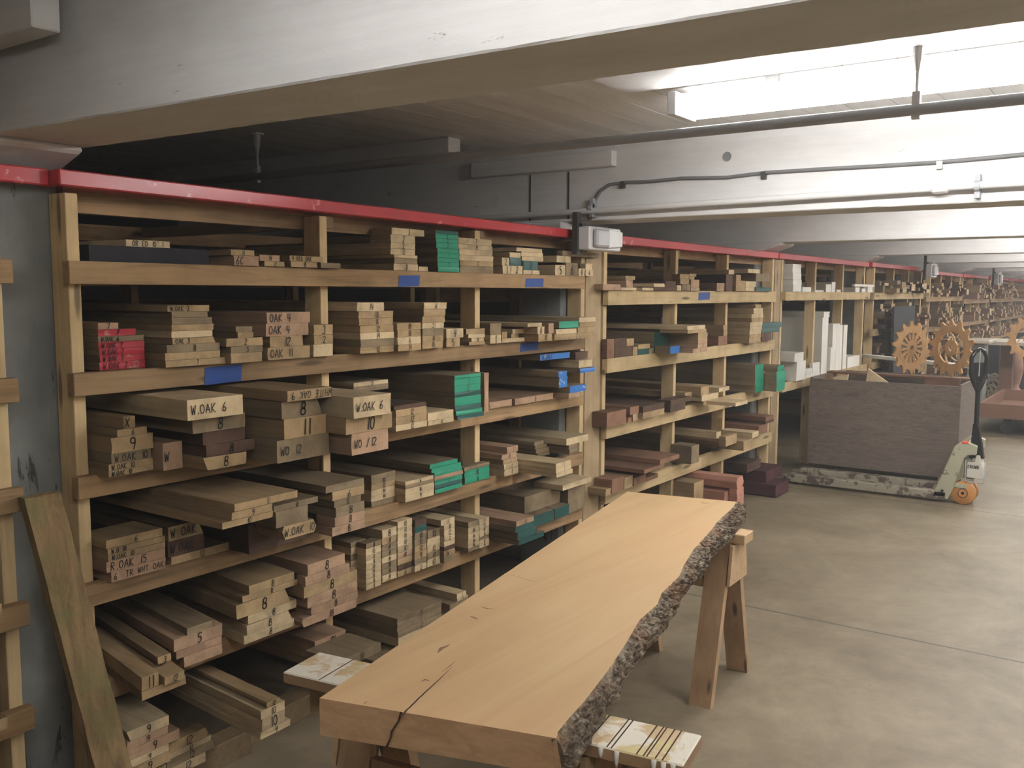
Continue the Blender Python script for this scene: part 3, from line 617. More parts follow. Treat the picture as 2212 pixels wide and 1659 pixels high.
stack('Z4', S2, [(770, 1028, 1180, 'p', 'OAK 4'), (762, 1135, 1165, 'p', 'OAK 4'), (803, 1255, 1112, 'o', '12'), (778, 1360, 1180, 'o', 'OAK 11')], 1480, 'of thick stack left of second post', G2)
stack('Z4', S2, [(1292, 1142, 1470, 'o', '3'), (1295, 1240, 1470, 'o', '2'), (1292, 1325, 1475, 'w')], 1442, 'of narrow stack covering the second post', G2)
stack('Y3', S2, [(263, 715, 480, 'w', '14'), (275, 785, 552, 'o', '13'), (280, 842, 552, 'o', '16'), (288, 900, 555, 'o', '12'), (290, 958, 560, 'w', '14'), (293, 1012, 562, 'm'), (288, 1072, 560, 'o', '12')], 1125, 'of seven-board stack right of second post', G2)
stack('Y3', S2, [(585, 880, 772, 'o', '18'), (588, 935, 772, 'o', '18'), (588, 992, 775, 'w', '6'), (592, 1052, 776, 'o', '14')], 1105, 'of low four-board stack, second shelf', G2)
stack('Y3', S2, [(797, 715, 980, 'w', '16'), (795, 768, 968, 'o'), (785, 825, 965, 'o'), (782, 878, 957, 'w', '21'), (784, 925, 955, 'm'), (784, 982, 952, 'o', '16'), (784, 1028, 950, 'o', '14')], 1085, 'of tall stack mid second shelf', G2)
stack('Y3', S2, [(975, 925, 1112, 'w', '4'), (975, 1000, 1083, 'o', '5')], 1070, 'of small pair left of third post', G2)
loose('Y3', S2, [(1190, 1025, 1315, 1050, 'o'), (1320, 1018, 1410, 1050, 'w', '8'), (1418, 998, 1600, 1030, 'w'), (1175, 992, 1275, 1022, 'w', '12'), (1320, 982, 1410, 1016, 'w', '8'), (1490, 960, 1553, 992, 'o'), (1180, 955, 1310, 985, 'w'), (1165, 915, 1315, 955, 'o'), (1320, 885, 1410, 978, 'm'), (1415, 905, 1462, 960, 'o'), (1500, 848, 1595, 885, 'w')], 'in jumble below third post, second shelf', G2, p=0.06)
loose('Y3', S2, [(1655, 955, 1820, 1015, 'o', '10'), (1835, 955, 2165, 1003, 'o', '2'), (1657, 892, 1758, 952, 'w', '8'), (2022, 898, 2165, 940, 'o'), (1850, 897, 2015, 935, 'w'), (1790, 865, 1832, 945, 'p'), (2038, 852, 2165, 890, 'o'), (1872, 830, 2030, 885, 'g'), (2035, 812, 2165, 850, 'w'), (1622, 855, 1738, 885, 'w')], 'in pile at right end, second shelf', G2, p=0.14)
# --- third shelf
stack('F', S3, [(267, 901, 293, 'o', 'X'), (253, 929, 318, 'o', '6'), (240, 947, 332, 'o', '9'), (240, 982, 327, 'm', 'W.OAK 10'), (229.5, 1005, 327, 'o', 'W.OAK 10'), (230, 1020, 327, 'o', 'W.OAK 10')], 1033, 'of leftmost stack, third shelf', G3)
stack('Z5', S3, [(1645, 295, 1925, 'p', 'W')], 590, 'square block beside leftmost stack, third shelf', G3)
stack('Z7', S3, [(193, 285, 725, 'w', 'W.OAK 6', dict(dp=.03)), (245, 460, 743, 'm', '8'), (285, 600, 743, 'd'), (370, 710, 835, 'd', '8'), (345, 830, 755, 'o', '8', dict(e='wane2'))], 955, 'of dark-middled stack, third shelf', G3)
stack('Z7', S3, [(1140, 200, 1560, 'o', 'WHITE OAK 9', dict(dp=.02, flip=True)), (1085, 300, 1475, 'm', '8', dict(e='wane')), (1108, 465, 1510, 'o', '11'), (1040, 670, 1535, 'm', 'WO 12')], 885, 'of thick stack left of second post, third shelf', G3)
stack('Z7', S3, [(1710, 265, 2118, 'w', 'W.OAK 6', dict(dp=.03)), (1665, 460, 2130, 'o', '10'), (1745, 605, 2092, 'p', 'WO /12')], 810, 'of thick stack right of second post, third shelf', G3)
stack('Z7', S3 + 0.16, [(1765, 120, 2092, 'w', '13'), (1762, 160, 2092, 'm')], 215, 'peeping out behind the W.OAK 6 stack', G3, p=-0.02, fix=True)
stack('Y4', S3, [(225, 520, 540, 'd', '', dict(e='round')), (243, 560, 540, 'o', '12'), (245, 630, 542, 'o', '12'), (246, 705, 545, 'w', '12')], 765, 'of barky stack left of green, third shelf', G3)
stack('Y4', S3, [(548, 590, 797, 'w', ''), (555, 665, 800, 'w', '10')], 710, 'of low pair left of green stack, third shelf', G3)
stack('Y4', S3, [(805, 230, 1057, 'g', '1'), (805, 265, 1057, 'g', '1'), (805, 330, 1057, 'g', '2'), (808, 397, 1057, 'k'), (808, 440, 1060, 'g'), (812, 525, 1065, 'k'), (822, 572, 1075, 'g'), (835, 612, 1087, 'k')], 655, 'of big green stack, third shelf', G3)
stack('Y4', S3, [(1140, 485, 1355, 'p')], 550, 'flat one beside the upright board, third shelf', G3)
stack('Y4', S3, [(1092, 140, 1133, 'p')], 515, 'standing on edge right of the green stack, third shelf', G3, p=0.1)
stack('Y4', S3, [(1385, 450, 1750, 'p', '8')], 512, 'flat wide one right of the upright board', G3)
stack('Y4', S3, [(1800, 190, 1880, 'b'), (1805, 245, 1885, 'b'), (1910, 330, 2065, 'b', ''), (1898, 400, 2005, 'p')], 450, 'of blue-ended pile, third shelf', G3)
make_board(3.95, 4.24, -0.05, S3 + 0.205, S3 + 0.235, 'b', 'WALNUT', 'blue-ended board marked WALNUT on top of the blue-ended pile', G3)
make_board(4.23, 4.39, -0.12, S3 + 0.125, S3 + 0.148, 'b', '', 'blue-ended board at the right side of the blue-ended pile', G3)
make_board(4.25, 4.39, -0.10, S3 + 0.15, S3 + 0.19, 'w', '', 'brown board with a pale square end at the blue pile', G3)
make_board(4.28, 4.41, -0.06, S3 + 0.192, S3 + 0.232, 'd', '', 'dark brown board top right on the blue pile', G3)
# --- fourth shelf
stack('Z5', S4, [(1118, 1310, 1715, 'o', '6'), (1135, 1400, 1745, 'o', 'W.O 10'), (1140, 1465, 1745, 'o', 'W.OAK 10'), (1120, 1540, 1745, 'p', 'R.OAK 15'), (1170, 1640, 1750, 'p', '6 QTR WHT OAK')], 1757, 'of leftmost stack, fourth shelf', G4)
stack('F', S4, [(363, 1139, 440, 'o', 'W OAK', dict(e='wane')), (362, 1172, 442, 'd', 'W.OAK'), (370, 1204, 495, 'o', '12')], 1222, 'of second stack, fourth shelf', G4)
stack('Z7', S4, [(638, 1265, 1240, 'o', '11'), (615, 1345, 1000, 'o', '9'), (525, 1442, 1005, 'o', '10')], 1507, 'of wide overhanging stack, fourth shelf', G4, p=0.42, fix=True)
make_board(1.93, 2.26, -0.16, S4 + 0.001, S4 + 0.10, 'd', '', 'dark board lying under the wide overhanging stack', G4)
stack('Z7', S4, [(1012, 1285, 1430, 'm', '8'), (1030, 1340, 1335, 'm'), (1095, 1480, 1412, 'o', 'W.OAK 10', dict(e='round'))], 1610, 'of stack left of second post, fourth shelf', G4, p=0.30, fix=True)
make_board(2.29, 2.47, -0.12, S4 + 0.001, S4 + 0.04, 'd', '', 'dark board beneath the yellowish W.OAK 10 board', G4)
stack('Z7', S4, [(1575, 1080, 1930, 'm'), (1612, 1140, 1910, 'o', '6'), (1580, 1235, 1835, 'm', '0'), (1630, 1290, 1900, 'm', '8'), (1620, 1385, 1900, 'p', '8'), (1628, 1470, 1930, 'p', '8')], 1553, 'of stack of 8s right of second post', G4)
stack('Y4', S4, [(10, 1185, 240, 'm'), (12, 1230, 240, 'm', '12'), (12, 1275, 240, 'o', '12'), (10, 1330, 240, 'w', '14'), (10, 1385, 240, 'w', '14'), (10, 1440, 240, 'm')], 1490, 'of 14-marked stack, fourth shelf', G4)
stack('Y4', S4, [(245, 1268, 605, 'w', '16'), (245, 1305, 608, 'm'), (245, 1340, 610, 'w', '16'), (243, 1400, 610, 'w', '9')], 1470, 'of 16-marked stack, fourth shelf', G4)
stack('Y4', S4, [(570, 1080, 835, 'g'), (585, 1120, 868, 'g'), (614, 1158, 875, 'g'), (615, 1195, 888, 'p'), (617, 1235, 882, 'g', '2'), (618, 1280, 880, 'k'), (618, 1322, 880, 'g')], 1362, 'of slanting green stack, fourth shelf', G4)
stack('Y4', S4, [(900, 1110, 1140, 'm'), (903, 1145, 1140, 'g', '8'), (905, 1205, 1140, 'g', '6')], 1270, 'of short green stack before third post', G4)
stack('Y4', S4, [(1308, 915, 1415, 'p', '1'), (1258, 988, 1400, 'p', '8'), (1270, 1035, 1405, 'o', '1'), (1280, 1080, 1415, 'w', '1'), (1283, 1130, 1415, 'w', '1')], 1195, 'of pink stack right of third post', G4)
stack('Y4', S4, [(1570, 865, 1660, 'm'), (1580, 900, 1690, 'm'), (1585, 935, 1715, 'm'), (1600, 972, 1720, 'm')], 1010, 'of grey pile, fourth shelf', G4, p=0.0, fix=True)
stack('Y4', S4, [(1775, 1072, 1920, 'w', '1'), (1778, 1120, 1925, 'w', '1'), (1782, 1160, 1937, 'w', '1')], 1205, 'of long pale trio, fourth shelf', G4)
stack('Y4', S4, [(1870, 835, 2085, 'w'), (1870, 900, 1985, 'm'), (1872, 945, 1985, 'm')], 995, 'of stack at right end, fourth shelf', G4, p=0.12, fix=True)
# --- fifth shelf
stack('Z6', S5, [(1155, 925, 1300, 'o', '11'), (1155, 1042, 1520, 'o')], 1118, 'of low pile at left end, fifth shelf', G5, yaw=0.2)
stack('Z6', S5 + .036, [(1345, 925, 1510, 'o', '12')], 992, 'short thick one at left end, fifth shelf', G5, p=0.28, fix=True, yaw=0.2)
stack('Z6', S5 + .03, [(1290, 760, 1400, 'o', '3')], 820, 'narrow one pointing out left of the 5 stack', G5, p=0.2, fix=True, yaw=0.19)
stack('Y1', S5, [(105, 1040, 350, 'm'), (-20, 1150, 440, 'p', '5'), (5, 1260, 435, 'p'), (75, 1310, 440, 'p')], 1412, 'of stack marked 5, fifth shelf', G5, yaw=0.16)
stack('Y1', S5, [(690, 640, 1120, 'o', '8'), (630, 740, 1150, 'o', '8'), (568, 820, 1080, 'o', '8', dict(e='wane')), (683, 920, 1140, 'w', '8'), (668, 1010, 1095, 'w', '8', dict(e='wane')), (640, 1115, 1120, 'w', '8')], 1197, 'of left stack of 8s, fifth shelf', G5, yaw=0.12)
stack('Y1', S5, [(1242, 440, 1598, 'p', '8'), (1208, 560, 1640, 'p', '8'), (1215, 650, 1720, 'o', '8'), (1255, 745, 1725, 'p', '8'), (1295, 835, 1730, 'p', '8'), (1210, 945, 1745, 'p', '18', dict(e='round'))], 1030, 'of right stack of 8s, fifth shelf', G5, yaw=0.06)
def col(x, ys, xr, tones, texts, yb, phrase): stack('Y5', S5, [(x, yy, xr, tn, tx) for yy, tn, tx in zip(ys, tones, texts)], yb, phrase, G5, L=2.2)
col(345, [590, 640, 710, 765, 820, 875, 930], 488, 'mwmwwwm', ['8', '8', '8', '8', '8', '', ''], 1040, 'of first column of 8s, fifth shelf')
col(492, [600, 650, 715, 765, 810, 855, 900, 945, 995], 638, 'mwwwwwwww', ['8'] * 9, 1046, 'of second column of 8s, fifth shelf')
col(645, [470, 550, 615, 675, 735, 790, 845, 905], 786, 'wommwmmw', ['8'] * 8, 972, 'of third column of 8s, fifth shelf')
col(793, [345, 412, 475, 540, 605, 675, 735, 800, 860], 934, 'wwwwwpodo', ['10', '10', '10', '10', '10', '10', '', '10', '10'], 920, 'of first column of 10s, fifth shelf')
col(940, [378, 445, 505, 570, 630, 690, 760, 820], 1072, 'dkmmoomw', ['', '', '10', '10', '12', '9', '', '12'], 878, 'of second column of 10s, fifth shelf')
col(1078, [475, 555, 625, 690, 752], 1200, 'mwwmw', ['10', '', '10', '10', '10'], 825, 'of third column of 10s, fifth shelf')
col(1208, [375, 430, 480, 545, 595, 640, 680, 740], 1340, 'wwwwwdom', ['11', '12', '12', '12', '', '', 'JW', ''], 798, 'of column marked 11 and 12, fifth shelf')
col(1468, [395, 450, 510, 560, 605, 645], 1572, 'mwwwwm', ['', '16', '16', '16', '16', ''], 682, 'of first column of 16s, fifth shelf')
col(1582, [365, 405, 450, 500, 535, 565, 602], 1700, 'wwwwmww', ['7', '11', '9', '16', '', '8', '14'], 640, 'of second column of 16s, fifth shelf')
stack('Y5', S5, [(1930, 385, 2097, 'p', '8'), (1920, 440, 2095, 'k'), (1940, 490, 2120, 'k'), (1955, 560, 2195, 'k')], 615, 'of dark green stack behind the slab', G5)
make_board(3.84, 4.05, -0.08, S5 + .001, S5 + .06, 'k', '', 'dark green-ended board low at the right end of the fifth shelf', G5)
make_board(4.06, 4.2, -0.08, S5 + .001, S5 + .06, 'k', '', 'dark green-ended board, rightmost low one on the fifth shelf', G5)
make_board(3.86, 4.2, -0.02, S5 + .062, S5 + .15, 'm', '', 'thick greyish board over the two low dark green ends', G5)
make_board(4.22, 4.4, -0.06, S5 + .001, S5 + .14, 'm', '', 'greyish block at the right end of the fifth shelf', G5)
make_board(4.1, 4.4, -0.1, S5 + .152, S5 + .18, 'w', '', 'pale board on top at the right end of the fifth shelf', G5)
# --- floor level
stack('Z6', S6, [(965, 1400, 1318, 'w', '9', dict(e='wane2')), (1000, 1475, 1340, 'p', '9'), (995, 1545, 1425, 'p', '9'), (980, 1640, 1325, 'w', '9'), (975, 1710, 1330, 'o', '9')], 1800, 'of stack of 9s at floor level', G6, p=0.18, fix=True, yaw=0.12)
make_board(1.52, 1.64, -0.16, S6 + .001, S6 + .03, 'o', '', 'lowest board under the stack of 9s', G6)
stack('F', S6, [(353, 1612, 449, 'o', '12', dict(e='round')), (361, 1632, 457, 'w', '12'), (361, 1645, 463, 'm', '12'), (365, 1662, 445, 'w', '12')], 1684, 'of stack of 12s at floor level', G6, p=0.16, fix=True, yaw=0.1)
stack('Y2', S6, [(985, 600, 1140, 'o', '12', dict(e='round')), (925, 690, 1185, 'w', '10'), (935, 780, 1190, 'w', '10'), (920, 925, 1245, 'w', '9')], 1002, 'of narrow stack on the floor before the slab', G6, p=0.42, fix=True, yaw=0.08, L=2.4)
make_board(2.56, 2.95, -0.36, S6 + .001, S6 + .07, 'm', '', 'thick board on the floor passing under the slab corner', G6, L=2.4)
stack('Y1', S6, [(1312, 1165, 1605, 'p', '10', dict(flip=True)), (1328, 1270, 1615, 'o', '10'), (1335, 1345, 1615, 'o')], 1430, 'of 10-marked stack above the near sawhorse', G6, p=0.12, fix=True)
stack('Y5', S6, [(790, 1315, 1212, 'm', '15'), (790, 1385, 1212, 'm', '7'), (795, 1440, 1212, 'm', '12'), (800, 1500, 1212, 'w', '14')], 1590, 'of wide grey stack beside the slab', G6, p=0.2, fix=True)
stack('Y5', S6, [(1362, 1080, 1450, 'w', '1'), (1365, 1125, 1465, 'w', '2'), (1290, 1180, 1470, 'm')], 1250, 'of small stack beside third post at floor level', G6, p=0.1, fix=True)
stack('F', S6, [(752, 1420, 842, 'm', '11')], 1440, 'long one behind the painted sawhorse end', G6, p=0.3, fix=True)
make_board(2.62, 2.95, -0.10, S6 + .001, S6 + .035, 'd', '', 'dark board beneath the 10-marked stack', G6)
# timbers on the floor carrying the lowest boards
for (a, b_, y0, y1, l) in ((1.56, 2.0, -0.145, -0.06, 'front timber on the floor under the stacks of 9s and 12s'), (2.02, 2.47, -0.10, -0.01, 'dark timber on the floor, right of the pale-ended one'), (2.55, 4.42, -0.09, 0.0, 'long timber on the floor under the grey stack'), (1.55, 4.42, 0.95, 1.05, 'long timber on the floor deep inside the near rack')):
    o = MB((a, y0, 0)).box(a, b_, y0, y1, 0.0, S6).build('floor_timber', [BODY['o']], bevel=0.003); tag(o, l, 'timber', 'timbers on the floor')

# --- second rack
H1, H2, H3, H4, H5 = ['boards on the %s of the second rack' % s for s in ('top shelf', 'second shelf', 'third shelf', 'fourth shelf', 'floor')]
B1, B2, B3, B4 = SB
loose('Y6', B1, [(290, 608, 465, 668, 'p'), (468, 640, 625, 668, 'w'), (515, 520, 612, 560, 'o', '1'), (520, 563, 590, 636, 'p'), (680, 640, 795, 668, 'w', ''), (800, 632, 1018, 668, 'd'), (795, 597, 905, 630, 'w'), (910, 572, 1018, 630, 'd'), (1025, 625, 1070, 680, 'w'), (1075, 615, 1160, 680, 'm', '2'), (1060, 560, 1150, 612, 'o'), (1055, 510, 1148, 556, 'o')], 'on second rack, left half of top shelf', H1, p=0.06)
loose('Y6', B1, [(1165, 560, 1252, 645, 'p'), (1165, 655, 1252, 680, 'w'), (1120, 380, 1220, 410, 'o'), (1150, 412, 1205, 440, 'o'), (1425, 600, 1500, 680, 'p'), (1515, 520, 1583, 680, 'd'), (1588, 575, 1685, 680, 'o'), (1590, 515, 1640, 572, 'o'), (1545, 465, 1600, 512, 'w'), (1700, 640, 1800, 680, 'w'), (1695, 580, 1815, 638, 'w'), (1730, 530, 1850, 570, 'w'), (1812, 560, 1945, 640, 'm'), (1812, 645, 1965, 685, 'k')], 'on second rack, right half of top shelf', H1, p=0.06)
loose('Y6', B2, [(330, 1210, 405, 1345, 'h'), (410, 1245, 585, 1345, 'd'), (330, 1150, 405, 1205, 'h'), (410, 1150, 520, 1240, 'd'), (590, 1250, 635, 1335, 'o'), (640, 1268, 748, 1325, 'k'), (640, 1220, 760, 1265, 'o'), (525, 1165, 600, 1240, 'o'), (752, 1255, 795, 1305, 'o'), (800, 1080, 955, 1290, 'k')], 'in jumble, left end of second rack, second shelf', H2, p=0.04)
stack('Y6', B2, [(960, 1205, 1057, 'b')], 1280, 'hanging out at the first inner post, second rack', H2, p=0.15, fix=False)
stack('Y6', B2, [(870, 945, 965, 'd'), (870, 1000, 985, 'd'), (870, 1050, 985, 'd')], 1080, 'of dark boards over the green-ended block', H2, p=-0.15, fix=True)
stack('Y6', B2, [(1130, 1035, 1308, 'w'), (1135, 1075, 1320, 'o'), (1150, 1110, 1330, 'o'), (1150, 1170, 1335, 'p'), (1155, 1220, 1340, 'p', '3'), (1155, 1265, 1345, 'p', '8')], 1310, 'of short stack, second shelf of second rack', H2)
stack('Y6', B2, [(1500, 1040, 1540, 'o'), (1500, 1090, 1535, 'o'), (1450, 1150, 1535, 'h')], 1240, 'of narrow reddish stack, second rack', H2, p=0.02)
stack('Y6', B2, [(1810, 848, 1865, 'o'), (1790, 885, 1880, 'w'), (1770, 945, 1885, 'w'), (1770, 985, 1883, 'o'), (1757, 1025, 1875, 'w'), (1755, 1065, 1870, 'w'), (1750, 1110, 1865, 'w'), (1748, 1150, 1865, 'o'), (1745, 1190, 1860, 'o')], 1235, 'of tall stack at right, second shelf of second rack', H2, p=0.1)
stack('Y6', B2, [(1865, 1005, 2065, 'k'), (1870, 1060, 2040, 'k'), (1870, 1105, 1970, 'd')], 1185, 'of nearly black pile sticking past the post', H2, p=0.07)
loose('Y7', B3, [(330, 415, 528, 560, 'h'), (535, 565, 578, 610, 'h'), (590, 470, 640, 540, 'p'), (560, 390, 650, 465, 'h'), (690, 430, 905, 490, 'o'), (690, 365, 905, 425, 'd'), (960, 450, 1110, 520, 'd'), (965, 395, 1175, 440, 'd')], 'among reddish boards, third shelf of second rack', H3, p=0.1)
stack('Y7', B3, [(1095, 320, 1175, 'o')], 375, 'narrow pale-tipped one, third shelf of second rack', H3, p=0.05, fix=True)
stack('Y7', B3, [(1190, 275, 1348, 'o'), (1275, 345, 1440, 'w'), (1290, 400, 1440, 'o')], 440, 'of tan pile, third shelf of second rack', H3)
stack('Y7', B3, [(1445, 270, 1550, 'w')], 310, 'short one before second inner post, second rack', H3, p=0.12, fix=True)
stack('Y7', B3, [(1610, 325, 1728, 'w')], 362, 'sticking out under the green stack, second rack', H3, p=0.32)
stack('Y7', B3, [(1805, 40, 1890, 'g'), (1805, 100, 1890, 'g'), (1805, 170, 1890, 'g'), (1808, 245, 1890, 'g')], 318, 'of left green stack, second rack', H3)
stack('Y7', B3, [(1905, 140, 1985, 'g'), (1905, 210, 1985, 'g')], 290, 'of middle green pair, second rack', H3, p=0.12)
stack('Y7', B3, [(2030, 0, 2090, 'g'), (2000, 62, 2105, 'g'), (2000, 150, 2100, 'g')], 262, 'of right green stack at the end post', H3, p=0.22)
stack('Y7', B4, [(860, 985, 1050, 'h'), (700, 1085, 900, 'h')], 1125, 'of flat red-brown pair, fourth shelf of second rack', H4, p=0.2, fix=True)
loose('Y7', B4, [(318, 1105, 372, 1170, 'o'), (380, 1060, 500, 1200, 'h'), (505, 1035, 590, 1150, 'o'), (600, 1110, 720, 1190, 'h'), (720, 1120, 840, 1160, 'h')], 'at the left end, fourth shelf of second rack', H4, p=0.12)
stack('Y7', B4, [(1420, 710, 1465, 'w'), (1170, 850, 1245, 'm')], 1030, 'of wide brown planks, fourth shelf of second rack', H4, p=0.15, fix=True)
stack('Y7', B4, [(1775, 715, 1840, 'w'), (1690, 800, 1778, 'o')], 895, 'of tan pair at right, fourth shelf of second rack', H4, p=0.25, fix=True)
stack('Y7', B4, [(1465, 770, 1690, 'o')], 870, 'broad pale one, fourth shelf of second rack', H4, p=0.2, fix=True)
stack('Y7', B4, [(1910, 560, 1990, 'h'), (1910, 600, 1990, 'd'), (1840, 650, 1920, 'h')], 730, 'of brown pile at right end, fourth shelf, second rack', H4, p=0.1, fix=True)
stack('Y7', 0.0, [(1500, 1310, 1620, 'q'), (1500, 1400, 1620, 'q')], 1480, 'of pink pair hidden by the slab tip', H5, p=0.3, fix=True)
stack('Y7', 0.0, [(1622, 1070, 1690, 'q', '', dict(e='round')), (1622, 1220, 1690, 'q'), (1625, 1290, 1690, 'q')], 1480, 'of thick pink stack at floor level', H5, p=0.36, fix=True)
stack('Y7', 0.0, [(1180, 1225, 1280, 'o')], 1480, 'thick tan one at floor level behind the slab tip', H5, p=0.15, fix=True)
make_board(7.0, 7.3, -0.25, 0.01, 0.1, 'v', '', 'dark purple board lowest on the floor by the pallet jack tip', H5, L=2.0)
make_board(7.05, 7.42, -0.15, 0.102, 0.19, 'v', '', 'dark purple board stacked on the other purple one', H5, L=2.0)
make_board(6.9, 7.2, -0.05, 0.192, 0.26, 'd', '', 'dark board on top of the purple ones near the floor', H5, L=2.0)
# --- third rack: white painted boards
WG = 'white painted boards in the third rack'
kw = dict(name='trim_board', cat='board')
stack('X1', 1.605, [(283, 110, 352, 'W'), (283, 185, 353, 'W'), (285, 240, 355, 'W'), (285, 285, 353, 'W')], 345, 'of white stack on top shelf, third rack', WG, p=0.05, **kw)
loose('X1', 1.605, [(365, 305, 437, 345, 'W'), (470, 330, 540, 345, 'W'), (560, 280, 605, 345, 'W'), (608, 262, 640, 345, 'W'), (650, 242, 686, 262, 'W')], 'low white one, top shelf of third rack', WG, p=0.03, **kw)
loose('X1', 1.605, [(805, 305, 840, 345, 'W'), (860, 315, 890, 345, 'W'), (910, 300, 950, 345, 'W'), (800, 270, 965, 290, 'W')], 'in white bits right of centre, third rack', WG, p=0.03, **kw)
stack('W', 0.83, [(638, 470, 718, 'W'), (622, 550, 690, 'W')], 1325, 'of tallest upright white planks, third rack', WG, p=0.02, **kw)
stack('W', 0.83, [(765, 630, 805, 'W')], 1285, 'upright second white plank, third rack', WG, p=0.02, **kw)
stack('W', 0.83, [(808, 628, 850, 'W')], 1275, 'upright third white plank, third rack', WG, p=0.02, **kw)
stack('W', 0.83, [(860, 648, 895, 'W')], 1262, 'upright fourth white plank, third rack', WG, p=0.02, **kw)
stack('W', 0.83, [(898, 650, 936, 'W')], 1255, 'upright rightmost white plank, third rack', WG, p=0.02, **kw)
stack('W', 0.83, [(712, 945, 760, 'W')], 1300, 'upright low white plank between taller ones', WG, p=0.05, **kw)
stack('W', 0.83, [(235, 1065, 360, 'W'), (265, 1180, 385, 'W')], 1448, 'of left white block stack, third rack', WG, p=0.06, **kw)
loose('W', 0.83, [(390, 1290, 585, 1340, 'W'), (485, 1155, 585, 1285, 'W'), (390, 1200, 480, 1270, 'W'), (365, 1035, 398, 1070, 'W')], 'low in white pile, third rack', WG, p=0.03, **kw)
stack('W', 0.83, [(965, 1080, 1130, 'W')], 1230, 'wide short white block, third rack', WG, p=0.02, **kw)
for i, (a, b_, z0, z1) in enumerate(((7.8, 8.4, 0.83, 0.97), (7.8, 8.35, 1.06, 1.10))): pass
o = MB((9.5, -1.2, .9)).prism([(9.46, -1.21, .900), (9.55, -1.23, .900), (10.56, .02, .900), (10.47, .06, .900)], (0, 0, .032)).build('trim_board', ENDM['W'], bevel=.002); tag(o, 'long white plank reaching out behind the toothed discs past the crate', 'board')
for (a, b_, z0, z1, y, l) in ((7.76, 8.5, 0.02, 0.30, 0.35, 'large grey-white sheet standing low behind the crate corner'), (7.78, 8.45, 0.31, 0.60, 0.5, 'upper grey-white sheet behind the crate corner')):
    o = MB((a, y, z0)).box(a, b_, y, y + 0.02, z0, z1).build('painted_sheet', BOXW, bevel=0.002); tag(o, l, 'sheet')
o = MB((7.76, 0.55, 0.84)).box(7.76, 8.5, 0.5, 0.53, 0.832, 1.40).build('grey_door_panel', paint('grey_panel', (0.36, 0.39, 0.42), 0.6), bevel=0.004); tag(o, 'flat grey panel standing inside the third rack, behind first bay', 'panel')
# dark sheet standing against the fourth rack
o = MB((10.6, -0.05, 0.4)).prism([(10.72, -0.26, 0.0), (11.75, -0.26, 0.0), (11.75, -0.22, 1.45), (10.72, -0.22, 1.45)], (0, 0.02, 0)).build('dark_sheet', paint('dark_grey_sheet', (0.022, 0.024, 0.025), 0.8), bevel=0.002); tag(o, 'dark grey sheet leaning on the fourth rack behind the crate', 'sheet')

# --- left neighbouring rack: a few board ends at the left edge
ZG = 'boards in the rack at the left edge'
k = 0
for (x0, x1, y, zs, h, tn, l) in ((1.0, 1.255, -0.02, S1, 0.02, 'o', 'on its top shelf'), (0.95, 1.235, -0.05, S2, 0.09, 'o', 'on its second shelf'), (0.9, 1.22, -0.09, S3, 0.05, 'p', 'on its third shelf, lower'), (0.9, 1.22, -0.07, S3 + .052, 0.05, 'o', 'on its third shelf, upper'),
      (0.9, 1.20, -0.12, S4, 0.045, 'o', 'on its fourth shelf, lower'), (0.9, 1.19, -0.10, S4 + .047, 0.03, 'o', 'on its fourth shelf, upper'), (0.95, 1.20, -0.12, S5, 0.035, 'o', 'on its fifth shelf, lower'), (0.95, 1.19, -0.10, S5 + .036, 0.05, 'o', 'on its fifth shelf, upper')):
    make_board(x0, x1, y, zs + .001, zs + h, tn, '', 'tan board end at the left edge of the view, ' + l, ZG)
# rough plank leaning on the column
o = MB((1.33, -0.1, 0))
pl = []
nL = 26; TLx, TLz = 1.262, 1.02
vs = []; fs = []
for i in range(nL + 1):
    t = i / nL; z = 1.02 * (1 - t); y = -0.085 - 0.20 * t; xc = 1.343 + 0.112 * t
    w = 0.052; th = 0.035
    for q, (a, c) in enumerate(((-w, 0), (-w * .1, -.006), (-w * .05, .004), (w * 1.0, 0), (w, th), (-w, th))):
        vs.append((xc + a + 0.003 * noise.noise(Vector((t * 9, q, 1))), y + c + 0.003 * noise.noise(Vector((t * 14, q, 5))), z))
for i in range(nL):
    for q in range(6): fs.append((i * 6 + q, i * 6 + (q + 1) % 6, (i + 1) * 6 + (q + 1) % 6, (i + 1) * 6 + q))
fs.append(tuple(range(6))); fs.append(tuple(nL * 6 + q for q in range(5, -1, -1)))
m, nt, b = new_mat('mouldy_rough_plank', 0.9)
v = mapped(nt, (18, 18, 1.5), rnd=False); g = noi(nt, v, 1.5, 6, .7, .5); v2 = mapped(nt, (1, 1, 1), rnd=False); g2 = noi(nt, v2, 7, 6, .7)
col_ = ramp(nt, g, [(.3, (0.12, 0.075, 0.035)), (.7, (0.32, 0.22, 0.11))]); col_ = mix(nt, ramp(nt, g2, [(.45, (0, 0, 0)), (.62, (.8, .8, .8))]), col_, (0.15, 0.145, 0.06))
nt.links.new(col_, b.inputs['Base Color']); bump(nt, b, g2, .5, .01)
o.add(vs, fs); o = o.build('leaning_plank', m); tag(o, 'rough mouldy brown plank leaning against the grey column at left', 'plank')

build_boards()
